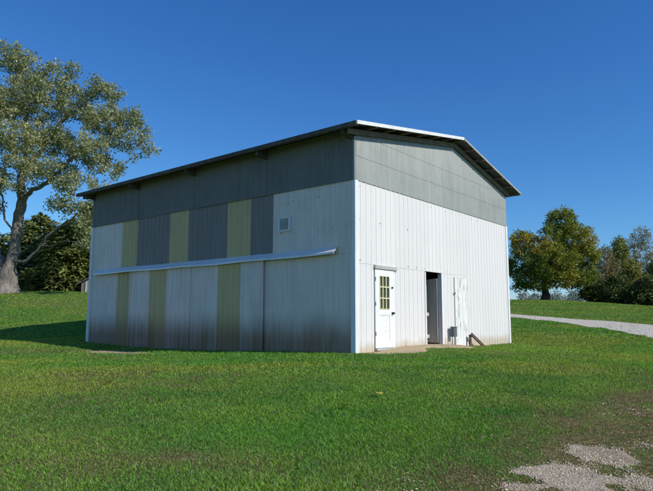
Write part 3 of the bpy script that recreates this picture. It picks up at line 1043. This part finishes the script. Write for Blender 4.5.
# loose chips on the near gravel
def make_chips():
    n = 150000
    x = RNG.uniform(.3, 6.0, n); y = RNG.uniform(3.6, 8.8, n)
    k = keep_near(x, y)
    ok = (k > -.55) & (RNG.random(n) < np.clip(.7 * np.exp(np.minimum(k, 0) * 8) * sstep(-1.5, .1, drive_dist(x, y)) * np.clip(2.6 * fbm(x * 3.4, y * 2.4, 511, 4) - .55, .08, 1), .0, .7))
    x, y = x[ok], y[ok]; n = x.size
    s = RNG.uniform(.003, .009, n) * np.where(RNG.random(n) < .04, 1.8, 1)
    z = gz_mesh(x, y) + .008
    base = np.array([[1, 0, -.3], [-.5, .87, -.3], [-.5, -.87, -.3], [.4, .5, .55], [-.65, .05, .5], [.35, -.6, .5]])
    fc = np.array([[0, 1, 3], [1, 4, 3], [1, 2, 4], [2, 5, 4], [2, 0, 5], [0, 3, 5], [3, 4, 5]])
    a = RNG.uniform(0, 2 * PI, n); ca, sa = np.cos(a), np.sin(a)
    st = RNG.uniform(.6, 1.3, (n, 3))
    b = base[None] * st[:, None, :]
    v = np.empty((n, 6, 3))
    v[..., 0] = (b[..., 0] * ca[:, None] - b[..., 1] * sa[:, None]) * s[:, None] + x[:, None]
    v[..., 1] = (b[..., 0] * sa[:, None] + b[..., 1] * ca[:, None]) * s[:, None] + y[:, None]
    v[..., 2] = b[..., 2] * s[:, None] + z[:, None]
    f = (fc[None] + (np.arange(n) * 6)[:, None, None]).reshape(-1, 3)
    c = (np.array([.66, .55, .39]) * RNG.uniform(.35, 1.15, (n, 1)) * np.where(RNG.random((n, 1)) < .2, np.array([.75, .62, .48]), 1.0))
    o = np_mesh('gravel_chips', v.reshape(-1, 3), f, M['stone'], np.repeat(c, 6, 0))
    tag(o, 'loose pale limestone chips on the worn gravel in the near corner', 'gravel', kind='stuff')


make_chips()

# a few yellow leaves lying in the lawn
for (px, py, rz, lab) in ((379, 398, .4, 'yellow fallen leaf lying on green grass in front of the white corner'), (109, 386, 1.9, 'yellow fallen leaf lying on the dry patch at the left of the lawn'),
                          (345.5, 411, 2.6, 'small pale fallen leaf lying on the grass below the barn corner')):
    P = ground_at(px, py)
    mb = MB()
    out = [(.0, -.06), (.022, -.03), (.06, -.035), (.045, .0), (.06, .035), (.02, .03), (.0, .07), (-.02, .03), (-.06, .035), (-.045, 0), (-.06, -.035), (-.022, -.03)]
    pts = [(a * 1.15, b * 1.15, .012 + .25 * abs(a)) for a, b in out]
    c0 = (0, 0, .004)
    for i in range(len(pts)):
        mb.poly([c0, pts[i], pts[(i + 1) % len(pts)]])
    mb.tube((0, -.045, .012), (.01, -.09, .03), .003, 6)
    o = mb.build('fallen_leaf', M['fallen'])
    o.location = (P[0], P[1], gz_mesh(np.array([P[0]]), np.array([P[1]]))[0] + .05)
    o.rotation_euler = (.15, .2, rz)
    tag(o, lab, 'leaf', 'yellow leaves fallen on the lawn')


# ------------------------------------------------------------------ trees
def grow(start, attr, step, kill, infl, iters=120, jitter=.12, up=.05):
    """space colonisation from given starting limbs towards crown points"""
    pos = [np.array(p, float) for p, _ in start]; par = [q for _, q in start]
    A = attr.copy()
    P = np.array(pos)
    d2 = ((A[:, None] - P[None]) ** 2).sum(-1)
    near = d2.argmin(1); nd = np.sqrt(d2.min(1))
    for _ in range(iters):
        if len(A) == 0:
            break
        act = nd < infl
        if not act.any():
            break
        n = len(pos)
        dirs = np.zeros((n, 3)); cnt = np.zeros(n)
        P = np.array(pos)
        dv = A[act] - P[near[act]]
        dv /= np.linalg.norm(dv, axis=1, keepdims=True) + 1e-9
        np.add.at(dirs, near[act], dv); np.add.at(cnt, near[act], 1)
        src = np.nonzero(cnt)[0]
        d = dirs[src] / cnt[src, None] + RNG.normal(0, jitter, (len(src), 3)); d[:, 2] += up
        d /= np.linalg.norm(d, axis=1, keepdims=True) + 1e-9
        new = P[src] + d * step
        dd = ((A[:, None] - new[None]) ** 2).sum(-1)
        k = dd.argmin(1); m = np.sqrt(dd.min(1))
        better = m < nd
        near = np.where(better, k + n, near); nd = np.where(better, m, nd)
        pos += list(new); par += list(src)
        keep = nd > kill
        A, near, nd = A[keep], near[keep], nd[keep]
        if len(pos) > 9000:
            break
    return np.array(pos), np.array(par)


def radii(pos, par, tip, base, p=2.2):
    n = len(pos); ch = [[] for _ in range(n)]
    for i, q in enumerate(par):
        if q >= 0:
            ch[q].append(i)
    acc = np.zeros(n)
    order = sorted(range(n), key=lambda i: -i)
    # children always have a larger index than their parent
    for i in order:
        acc[i] = tip ** p if not ch[i] else acc[i]
        if par[i] >= 0:
            acc[par[i]] += acc[i]
    r = acc ** (1 / p)
    root = [i for i in range(n) if par[i] < 0]
    e = math.log(base / tip) / math.log(max(r[root[0]] / tip, 1.001))
    return tip * (r / tip) ** e, ch


def limb_mesh(name, pos, par, r, ch, mat, parent, rmin=.0, flare=None, sides=8):
    """tapered limbs: rings shared along each limb, side limbs rooted in their parent"""
    V_, F_ = [], []
    n = len(pos)
    done = set()
    starts = [i for i in range(n) if par[i] < 0]
    stack = [(None, s) for s in starts]
    while stack:
        p0, i = stack.pop()
        chain = ([p0] if p0 is not None else []) + [i]
        while ch[i]:
            c = sorted(ch[i], key=lambda k: -r[k])
            for k in c[1:]:
                stack.append((i, k))
            i = c[0]; chain.append(i)
        if len(chain) < 2 or r[chain[-1 if p0 is None else 1]] < rmin:
            continue
        sd = sides if r[chain[1]] > .06 else (5 if r[chain[1]] > .02 else 3)
        pts = pos[chain]; rr = r[chain].copy()
        if p0 is not None:
            rr[0] = rr[1] * 1.15
        base = len(V_)
        prev_u = None
        for j in range(len(pts)):
            a = pts[max(j - 1, 0)]; b = pts[min(j + 1, len(pts) - 1)]
            d = b - a; d = d / (np.linalg.norm(d) + 1e-9)
            t = prev_u if prev_u is not None else (np.array([1.0, 0, 0]) if abs(d[0]) < .9 else np.array([0, 1.0, 0]))
            u = t - d * (t @ d); u /= np.linalg.norm(u) + 1e-9
            w = np.cross(d, u); prev_u = u
            for k in range(sd):
                ang = 2 * PI * k / sd
                q = rr[j] * (1 + (.10 * math.sin(3 * ang + j) if rr[j] > .12 else 0))
                V_.append(pts[j] + (u * math.cos(ang) + w * math.sin(ang)) * q)
        for j in range(len(pts) - 1):
            for k in range(sd):
                k2 = (k + 1) % sd
                F_.append((base + j * sd + k, base + j * sd + k2, base + (j + 1) * sd + k2, base + (j + 1) * sd + k))
    return np_mesh(name, np.array(V_), np.array(F_), mat, parent=parent, smooth=True)


def leaf_cards(centres, spread, per, size, palette, pal_noise=.25, flat=.0, droop=.0, shade_seed=0, seeds=None, aspect=.62):
    """many small folded leaves round the given twig points; each leaf has its own tint"""
    m = len(centres) * per
    c = np.repeat(centres, per, 0)
    off = RNG.normal(0, 1, (m, 3)); off /= np.linalg.norm(off, axis=1, keepdims=True)
    off *= (RNG.random((m, 1)) ** .5) * spread
    off[:, 2] *= (1 - flat)
    c = c + off
    nrm = RNG.normal(0, 1, (m, 3)); nrm[:, 2] += .6
    nrm /= np.linalg.norm(nrm, axis=1, keepdims=True)
    t = RNG.normal(0, 1, (m, 3)); t[:, 2] -= droop
    t -= nrm * (t * nrm).sum(1, keepdims=True); t /= np.linalg.norm(t, axis=1, keepdims=True)
    b = np.cross(nrm, t)
    s = size * RNG.uniform(.6, 1.35, (m, 1))
    v = np.empty((m, 4, 3))
    v[:, 0] = c - t * s * .5
    v[:, 1] = c + b * s * aspect * .5 + nrm * s * .08
    v[:, 2] = c + t * s * .5
    v[:, 3] = c - b * s * aspect * .5 + nrm * s * .08
    pal = np.array(palette)
    # colour drifts from spray to spray and leaf to leaf
    key = np.repeat(RNG.random(len(centres)) if seeds is None else seeds, per)
    k = np.clip(key + RNG.normal(0, pal_noise, m), 0, .999) * (len(pal) - 1)
    i = np.floor(k).astype(int); fr = (k - i)[:, None]
    col = pal[i] * (1 - fr) + pal[np.minimum(i + 1, len(pal) - 1)] * fr
    col *= RNG.uniform(.75, 1.25, (m, 1))
    return v.reshape(-1, 3), np.arange(m * 4).reshape(-1, 4), np.repeat(col, 4, 0)


def ellipsoid_pts(c, r, n, hollow=.0):
    d = RNG.normal(0, 1, (n, 3)); d /= np.linalg.norm(d, axis=1, keepdims=True)
    q = (hollow ** 3 + (1 - hollow ** 3) * RNG.random((n, 1))) ** (1 / 3)
    return np.asarray(c) + d * q * np.asarray(r)


def broad_tree(name, label, base, limbs, blobs, palette, leaf, per, spread, n_attr, trunk_r, mat_bark, step=.55, kill=.8, group=None, cat='tree', tip=.010, flare=1.5, leaf_frac=1.0, hollow=.3, rtwig=.03, pal_noise=.25, colour_by=None, fill=0):
    """limbs: polylines in world space starting at the base; blobs: (centre, radii) of the crown"""
    base = np.asarray(base, float)
    root = tag(empty(name, base), label, cat, group)
    start = []; first = True
    for pl in limbs:
        pl = [np.asarray(p, float) for p in pl]
        if first:
            start.append((pl[0] - np.array([0, 0, .3]), -1)); prev = 0; first = False; q0 = start[0][0]
            seq = pl
        else:
            # join the nearest existing node
            P = np.array([p for p, _ in start]); prev = int(((P - pl[0]) ** 2).sum(1).argmin()); q0 = start[prev][0]; seq = pl[1:]
        for p in seq:
            k = max(1, int(round(np.linalg.norm(p - q0) / step)))
            for i in range(1, k + 1):
                w = q0 + (p - q0) * i / k + (RNG.normal(0, .05, 3) if i < k else 0)
                start.append((w, prev)); prev = len(start) - 1
            q0 = p
    vol = np.array([r[0] * r[1] * r[2] for _, r in blobs]) ** .8
    cnt = np.maximum(4, (n_attr * vol / vol.sum()).astype(int))
    A = np.concatenate([ellipsoid_pts(c, r, k, hollow) for (c, r), k in zip(blobs, cnt)])
    pos, par = grow(start, A, step, kill, 60, jitter=.16)
    pos = pos - base
    r, ch = radii(pos, par, tip, trunk_r)
    z = pos[:, 2]
    fl = 1 + (flare - 1) * np.exp(-np.clip(z, 0, None) / (trunk_r * 1.6)) * (r > trunk_r * .55)
    limb_mesh('trunk', pos, par, r * fl, ch, mat_bark, root)
    tips = np.array([i for i in range(len(pos)) if r[i] < rtwig and i > len(start)])
    if leaf_frac < 1:
        tips = tips[RNG.random(len(tips)) < leaf_frac]
    cen = pos[tips]
    if fill:
        cnt = np.maximum(3, (fill * vol / vol.sum()).astype(int))
        ex_ = np.concatenate([ellipsoid_pts(c, np.array(r) * 1.02, k, .45) for (c, r), k in zip(blobs, cnt)]) - base
        cen = np.concatenate([cen, ex_])
    seeds = colour_by(cen + base) if colour_by else None
    v, f, c = leaf_cards(cen, spread, per, leaf, palette, pal_noise, seeds=seeds)
    np_mesh('crown', v, f, M['leaf'], c, parent=root)
    print(name, 'nodes', len(pos), 'tips', len(tips), 'leaves', len(f))
    return root


def px_blob(px, py, rx, ry, y, depth):
    c = at(px, py, y); s = y / FPX
    return (c, (rx * s, depth, ry * s))


# the big maple at the left
YT = 42.0
tb = at(6, 294, YT); tb[2] = Hs(tb[0], tb[1])
T = lambda px, py, dy=0.0: at(px, py, YT + dy)
limbs = [[tb, T(8, 278), T(12, 262), T(17, 235, -.3), T(21, 205, -.5), T(22, 175, -.6), T(27, 150, -.8), T(26, 115, -.5), T(22, 85)],
         [T(9, 274), T(-2, 255, .6), T(-8, 225, 1.0), T(-14, 190, 1.4), T(-26, 150, 1.5), T(-36, 110, 1.2)],
         [T(14, 262), T(26, 262, -.7), T(40, 247, -1.2), T(55, 230, -1.6), T(72, 220, -1.8), T(90, 206, -2.0), T(104, 190, -2.2)],
         [T(40, 247, -1.2), T(52, 246, -2.0), T(66, 241, -2.5), T(80, 243, -2.8)],
         [T(21, 205, -.5), T(32, 190, -1.2), T(48, 183, -1.5), T(62, 168, -1.8), T(80, 150, -1.9)],
         [T(14, 240, .2), T(4, 215, -.8), T(0, 190, -1.6), T(6, 165, -2.0)],
         [T(22, 175, -.6), T(38, 155, .4), T(56, 130, .9), T(72, 112, 1.2)],
         [T(9, 272), T(-16, 258, -.3), T(-40, 235, -.8), T(-66, 215, -1.2), T(-84, 190, -1.2)]]
blobs = [px_blob(18, 62, 20, 17, YT, 2.4), px_blob(52, 78, 14, 15, YT + .6, 1.6), px_blob(72, 70, 7, 8, YT, .9), px_blob(30, 100, 30, 22, YT - .8, 2.8), px_blob(75, 105, 20, 20, YT + 1, 2.2), px_blob(98, 88, 12, 12, YT + .5, 1.5),
         px_blob(112, 95, 9, 10, YT + .5, 1.2), px_blob(105, 120, 24, 17, YT, 2.2), px_blob(128, 118, 16, 12, YT - .4, 1.6), px_blob(120, 142, 22, 9, YT - .6, 1.8), px_blob(148, 152, 11, 4, YT - .5, .8),
         px_blob(88, 150, 24, 14, YT - 1.6, 2.2), px_blob(52, 140, 24, 16, YT + 1.2, 2.6), px_blob(20, 140, 20, 16, YT - 2, 2.2), px_blob(60, 170, 20, 9, YT - 1.5, 2.0), px_blob(105, 168, 20, 7, YT - 1, 1.5),
         px_blob(82, 184, 18, 8, YT - 2, 1.6), px_blob(72, 206, 15, 9, YT - 2.2, 1.5), px_blob(88, 226, 12, 14, YT - 2.4, 1.4), px_blob(80, 246, 8, 5, YT - 2.7, .9), px_blob(100, 205, 14, 10, YT - 1.5, 1.4),
         px_blob(-25, 95, 28, 30, YT, 3.2), px_blob(-62, 125, 30, 28, YT, 3.0), px_blob(-20, 140, 26, 18, YT + 1.5, 2.8), px_blob(-84, 165, 26, 24, YT - .5, 2.6), px_blob(-50, 175, 22, 16, YT - 1.2, 2.2), px_blob(-95, 205, 18, 12, YT - 1, 1.8),
         px_blob(24, 160, 18, 12, YT - 2.4, 1.6), px_blob(42, 176, 18, 10, YT - 2.2, 1.6), px_blob(8, 188, 14, 9, YT - 2.3, 1.4), px_blob(66, 186, 16, 9, YT - 2.4, 1.5), px_blob(60, 205, 12, 7, YT - 2.2, 1.2), px_blob(-12, 205, 16, 12, YT - 1.5, 1.5), px_blob(140, 135, 12, 10, YT - .4, 1.4), px_blob(96, 242, 9, 14, YT - 2.5, 1.2), px_blob(2, 170, 10, 9, YT - 2.2, 1.2), px_blob(30, 172, 12, 6, YT + 2, 1.6), px_blob(0, 110, 18, 18, YT - 2.4, 2)]
SILVER = [(.14, .17, .065), (.215, .25, .095), (.33, .355, .15), (.46, .47, .24), (.37, .37, .19)]
broad_tree('maple_tree', 'tall broad maple with grey forked trunk and pale olive leaves beside the barn', tb, limbs, blobs, SILVER, .165, 44, .44, 3300, .54, M['bark_grey'], step=.38, kill=.42, tip=.008, rtwig=.04, flare=2.1, hollow=.2, fill=260, leaf_frac=.85)

# autumn maple on the rise to the right
YM = 62.0
mb_ = at(545, 301, YM); mb_[2] = Hs(mb_[0], mb_[1])
Q = lambda px, py, dy=0.0: at(px, py, YM + dy)
limbs = [[mb_, Q(545, 290), Q(546, 280), Q(551, 262), Q(556, 240), Q(558, 222)], [Q(546, 282), Q(536, 270, .5), Q(526, 255, .8)], [Q(547, 278), Q(562, 264, -.8), Q(578, 252, -1.0)], [Q(550, 265), Q(545, 248, -1.6), Q(540, 240, -2)], [Q(550, 265), Q(556, 250, 1.6), Q(560, 238, 2)]]
blobs = [px_blob(561, 222, 16, 15, YM, 2.0), px_blob(549, 236, 9, 12, YM - 1.2, 1.6), px_blob(575, 240, 20, 20, YM, 2.5), px_blob(586, 258, 12, 18, YM - .4, 2.0), px_blob(523, 244, 13, 15, YM, 2.0), px_blob(518, 264, 11, 18, YM - .3, 2.0), px_blob(552, 262, 30, 20, YM - 2.2, 2.0),
         px_blob(535, 280, 20, 9, YM - 1.2, 2.4), px_blob(568, 280, 22, 9, YM - 1.2, 2.4), px_blob(585, 276, 12, 8, YM, 2.0), px_blob(552, 258, 26, 18, YM + 2.4, 2.0), px_blob(520, 286, 8, 5, YM, 1.2)]
AUT = [(.10, .155, .026), (.19, .23, .034), (.32, .31, .05), (.44, .34, .06), (.44, .28, .055)]


def aut_col(p):
    n = fbm(p[:, 0] * .45 + p[:, 1] * .3, p[:, 2] * .45, 131, 3)
    return np.clip((n - .3) * 1.7 + .02 * (p[:, 2] - 7), 0, 1)


broad_tree('maple_tree', 'round dense maple turning orange-brown on the rise right of the barn', mb_, limbs, blobs, AUT, .21, 36, .46, 1900, .36, M['bark_dark'], step=.45, kill=.5, tip=.012, rtwig=.05, hollow=.35, pal_noise=.2, colour_by=aut_col, fill=380)


def conifer(name, label, base, h, r, seed, palette, layers=34, group=None, full=1.0, droop=.25, card=.5):
    """evergreen: trunk, drooping boughs carrying flat sprays"""
    rng = np.random.default_rng(seed)
    base = np.asarray(base, float)
    root = tag(empty(name, base), label, 'tree', group)
    mb = MB(); mb.tube((0, 0, -.3), (0, 0, h * .97), r * .055, 10, .015); mb.build('trunk', M['bark_dark'], root, smooth=True)
    V_, C_ = [], []
    pal = np.array(palette)
    nb = 0
    for i in range(layers):
        t = i / (layers - 1)
        z = h * (.03 + .95 * t)
        ln = r * (1 - t ** 2.1) ** .62 * (.9 if t > .1 else .75 + 1.5 * t) + .12
        k = int(9 + 8 * (1 - t))
        for j in range(k):
            a = 2 * PI * (j / k) + i * 2.4 + rng.normal(0, .2)
            lb = ln * rng.uniform(.62, 1.15)
            nseg = max(3, int(lb / .16))
            key = rng.random()
            for s in range(nseg):
                q = (s + rng.random()) / nseg
                if q < .25:
                    continue
                rad = q * lb
                zz = z + lb * (.20 * q - droop * 1.6 * q * q + .1 * max(0, q - .8)) + rng.normal(0, .05)
                for m_ in range(3):
                    sa = a + rng.normal(0, .22) * (1.2 - .4 * q)
                    p = np.array([math.cos(sa) * rad, math.sin(sa) * rad, zz + rng.normal(0, .06)])
                    out = np.array([math.cos(sa + rng.normal(0, .5)), math.sin(sa + rng.normal(0, .5)), -.25 + rng.normal(0, .28)])
                    out /= np.linalg.norm(out)
                    sd = np.cross(out, np.array([0, 0, 1.0]) + rng.normal(0, .45, 3)); sd /= np.linalg.norm(sd)
                    sz = card * rng.uniform(.55, 1.2); wd = sz * .22
                    V_ += [p - out * sz * .35, p + sd * wd - np.array([0, 0, .03]), p + out * sz * .65, p - sd * wd - np.array([0, 0, .03])]
                    tt = np.clip(.55 * q + .45 * key + rng.normal(0, .15), 0, .999) * (len(pal) - 1)
                    ii = int(tt); cc = (pal[ii] * (1 - tt + ii) + pal[min(ii + 1, len(pal) - 1)] * (tt - ii)) * rng.uniform(.75, 1.25)
                    C_ += [cc] * 4
    V_ = np.array(V_)
    np_mesh('crown', V_, np.arange(len(V_)).reshape(-1, 4), M['needle'], np.array(C_), parent=root)
    print(name, len(V_) // 4)
    return root


SPR = [(.04, .075, .022), (.08, .12, .03), (.16, .19, .045), (.26, .27, .07)]
DKS = [(.025, .055, .028), (.045, .085, .036), (.08, .12, .05)]
for (px, top, y, rr, seed, pal, lab) in ((70, 220, 47, 3.9, 3, SPR, 'bushy yellow-green spruce next to the shed behind the big maple'),
                                         (45, 234, 50, 3.6, 8, DKS, 'low dark spruce between the big maple trunk and the bushy spruce'),
                                         (36, 213, 54, 4.8, 12, SPR, 'tall broad spruce directly behind the big maple trunk'),
                                         (92, 200, 55, 4.2, 15, DKS, 'dark spruce mostly hidden behind the far barn corner'),
                                         (-22, 220, 52, 3.4, 21, SPR, 'spruce standing left of the big maple trunk')):
    b = at(px, 293, y); z = Hs(b[0], b[1]); tp = at(px, top, y)
    conifer('spruce_tree', lab, (b[0], b[1], z), tp[2] - z, rr, seed, pal, group='spruces behind the big maple', layers=30 if seed != 3 else 36)

# grey shed partly hidden behind the barn
s0 = at(81, 294, 43.5)
sz = Hs(s0[0], s0[1])
shed = tag(empty('shed', (s0[0], s0[1], sz - .05), .25), 'small grey wooden shed under the spruce by the far barn corner', 'shed')
mb = MB()
mb.prism([(0, 0, -.3), (3.4, 0, -.3), (3.4, 0, .75), (1.7, 0, 1.75), (0, 0, .75)], (0, 3.0, 0)); mb.build('wall', M['shed'], shed)
mb = MB()
mb.prism([(-.35, -.2, .57), (1.7, -.2, 1.78), (1.7, -.2, 1.86), (-.38, -.2, .64)], (0, 3.4, 0))
mb.prism([(3.75, -.2, .57), (3.78, -.2, .64), (1.7, -.2, 1.86), (1.7, -.2, 1.78)], (0, 3.4, 0)); mb.build('roof', M['roofmetal'], shed)
mb = MB(); mb.box(.30, .40, -.09, -.004, -.3, .86); mb.build('post', M['header'], shed)
mb = MB(); mb.box(1.0, 1.8, -.05, -.003, -.05, 1.15); mb.build('door', M['core'], shed)

# brush and trees at the right-hand edge
BRN = [(.19, .18, .085), (.28, .235, .12), (.34, .27, .15), (.29, .26, .10)]
OLV = [(.10, .145, .036), (.20, .23, .05), (.33, .31, .07), (.40, .33, .09)]
DRK = [(.05, .08, .025), (.09, .12, .034), (.17, .18, .05)]
PAL = [(.17, .21, .15), (.25, .28, .20), (.33, .35, .27)]
BR = [  # px, top, base, half-width px, depth, palette, leaf size, per, attractors, label, leaf share
    (606, 244, 304, 18, 66, BRN, .20, 12, 520, 'brownish half-bare small tree just right of the orange maple', .8),
    (623, 236, 305, 16, 70, OLV, .22, 13, 480, 'narrow olive-green tree with a pointed top among the brush', 1),
    (645, 225, 307, 22, 74, BRN, .17, 11, 700, 'tallest thin grey-brown tree at the right-hand edge', .8),
    (634, 262, 306, 20, 62, OLV, .22, 12, 420, 'yellow-olive bushy shrub in front of the thin grey-brown tree', 1),
    (618, 275, 305, 16, 60, DRK, .24, 13, 380, 'low dark green bush at the foot of the brownish tree', 1),
    (650, 277, 308, 18, 58, DRK, .24, 13, 420, 'low dark green bush at the right-hand edge of the brush', 1),
    (595, 280, 303, 13, 64, DRK, .22, 12, 260, 'small dark bush tucked under the right side of the orange maple', 1),
    (672, 240, 309, 20, 66, OLV, .22, 12, 400, 'olive tree just beyond the right-hand edge of the brush', 1),
    (690, 260, 310, 22, 60, DRK, .24, 12, 300, 'dark bush farthest right in the brush line', 1)]
for (px, top, bot, hw, y, pal, lf, per, na, lab, fr) in BR:
    b = at(px, bot, y); b[2] = Hs(b[0], b[1]); s = y / FPX
    h = at(px, top, y)[2] - b[2]
    R0 = hw * s
    c = np.array([b[0], b[1], b[2]])
    lean = RNG.normal(0, .15, 2)
    limbs = [[c, c + np.array([lean[0], lean[1], h * .2]), c + np.array([lean[0] * 2, lean[1], h * .5]), c + np.array([lean[0] * 2, 0, h * .8])],
             [c + np.array([lean[0], lean[1], h * .2]), c + np.array([-R0 * .4, .3, h * .4]), c + np.array([-R0 * .6, .4, h * .6])],
             [c + np.array([lean[0], lean[1], h * .2]), c + np.array([R0 * .4, -.4, h * .38]), c + np.array([R0 * .65, -.4, h * .55])]]
    bl = [(c + np.array([0, 0, h * .72]), (R0 * .55, R0 * .6, h * .28)), (c + np.array([-R0 * .5, .2, h * .48]), (R0 * .55, R0 * .6, h * .26)), (c + np.array([R0 * .5, -.2, h * .45]), (R0 * .55, R0 * .6, h * .26)),
          (c + np.array([0, -R0 * .3, h * .3]), (R0 * .9, R0 * .7, h * .27)), (c + np.array([R0 * .25, 0, h * .86]), (R0 * .25, R0 * .3, h * .13))]
    low = top > 258
    broad_tree('bush' if low else 'brush_tree', lab, c, limbs, bl, pal, lf, per * 2, .5, na, .12 if low else .17, M['bark_dark'] if pal is not BRN else M['bark_grey'], step=.32, kill=.34, fill=(190 if fr == 1 else 60), group='brush along the right edge of the field', cat='bush' if low else 'tree', leaf_frac=fr, tip=.013, rtwig=.045, hollow=.1)

# pale shrubs far beyond the rise, seen under the maple's crown
for (px, top, hw, y, lab) in ((525, 291, 9, 92, 'pale silvery shrub beyond the rise left of the orange maple trunk'), (537, 290, 8, 98, 'pale silvery shrub nearest the left side of the orange maple trunk'),
                              (556, 290, 10, 95, 'pale grey-green shrub beyond the rise right of the orange maple trunk'), (575, 288, 12, 99, 'grey-green shrub far behind the right side of the orange maple')):
    b = at(px, 302, y); b[2] = Hs(b[0], b[1]); s = y / FPX; h = at(px, top, y)[2] - b[2]; R0 = hw * s
    limbs = [[b, b + np.array([0, 0, h * .4]), b + np.array([.2, 0, h * .7])]]
    bl = [(b + np.array([0, 0, h * .72]), (R0 * .8, R0 * .8, h * .26)), (b + np.array([-R0 * .4, 0, h * .55]), (R0 * .6, R0 * .6, h * .25)), (b + np.array([R0 * .4, 0, h * .55]), (R0 * .6, R0 * .6, h * .28))]
    broad_tree('shrub', lab, b, limbs, bl, PAL, .26, 16, .6, 220, .14, M['bark_grey'], step=.4, kill=.45, group='pale shrubs beyond the rise', cat='shrub', tip=.014, rtwig=.05, hollow=.1)

# ------------------------------------------------------------------ light, sky, camera
world = bpy.data.worlds.new('World')
scene.world = world
world.use_nodes = True
nt = world.node_tree
for n in list(nt.nodes):
    nt.nodes.remove(n)
wo = nt.nodes.new('ShaderNodeOutputWorld'); bg = nt.nodes.new('ShaderNodeBackground'); sky = nt.nodes.new('ShaderNodeTexSky')
sky.sky_type = 'NISHITA'
sky.sun_disc = False
sky.sun_elevation = SUN_EL
sky.sun_rotation = math.atan2(SUN_DIR[0], SUN_DIR[1])
sky.altitude = 300
sky.air_density = 1.0
sky.dust_density = 0.1
sky.ozone_density = 8.0
bg.inputs['Strength'].default_value = .15
# deepen the blue of the clear autumn sky, channel by channel, then hand it to the background
sp_ = nt.nodes.new('ShaderNodeSeparateColor'); cb_ = nt.nodes.new('ShaderNodeCombineColor')
nt.links.new(sky.outputs[0], sp_.inputs[0])
for i, (gain, power) in enumerate(((.89, 1.38), (.835, 1.1), (.86, .82))):
    m1 = nt.nodes.new('ShaderNodeMath'); m1.operation = 'MULTIPLY'; m1.inputs[1].default_value = .15
    m2 = nt.nodes.new('ShaderNodeMath'); m2.operation = 'POWER'; m2.inputs[1].default_value = power
    m3 = nt.nodes.new('ShaderNodeMath'); m3.operation = 'MULTIPLY'; m3.inputs[1].default_value = gain / .15
    nt.links.new(sp_.outputs[i], m1.inputs[0]); nt.links.new(m1.outputs[0], m2.inputs[0]); nt.links.new(m2.outputs[0], m3.inputs[0])
    nt.links.new(m3.outputs[0], cb_.inputs[i])
nt.links.new(cb_.outputs[0], bg.inputs['Color'])
nt.links.new(bg.outputs[0], wo.inputs['Surface'])

sun = bpy.data.lights.new('sun', 'SUN')
sun.energy = 4.0
sun.angle = math.radians(.53)
sun.color = (1.0, .955, .88)
so = bpy.data.objects.new('sun', sun)
COL.objects.link(so)
so.rotation_euler = Vector(tuple(SUN_DIR)).to_track_quat('Z', 'Y').to_euler()
so.location = tuple(SUN_DIR * 60)

cam = bpy.data.cameras.new('camera')
cam.sensor_width = 36
cam.lens = 36 * FPX / 653
cam.clip_start = .1
cam.clip_end = 3000
co = bpy.data.objects.new('camera', cam)
COL.objects.link(co)
co.matrix_world = Matrix.Translation(Vector(tuple(CAM))) @ Matrix.Rotation(PI / 2 + PITCH, 4, 'X') @ Matrix.Rotation(-ROLL, 4, 'Z')
scene.camera = co

scene.view_settings.view_transform = 'Standard'
scene.view_settings.look = 'None'
scene.view_settings.exposure = 0
scene.view_settings.gamma = 1
scene.view_settings.use_curve_mapping = False
scene.cycles.max_bounces = 6
scene.cycles.transparent_max_bounces = 8
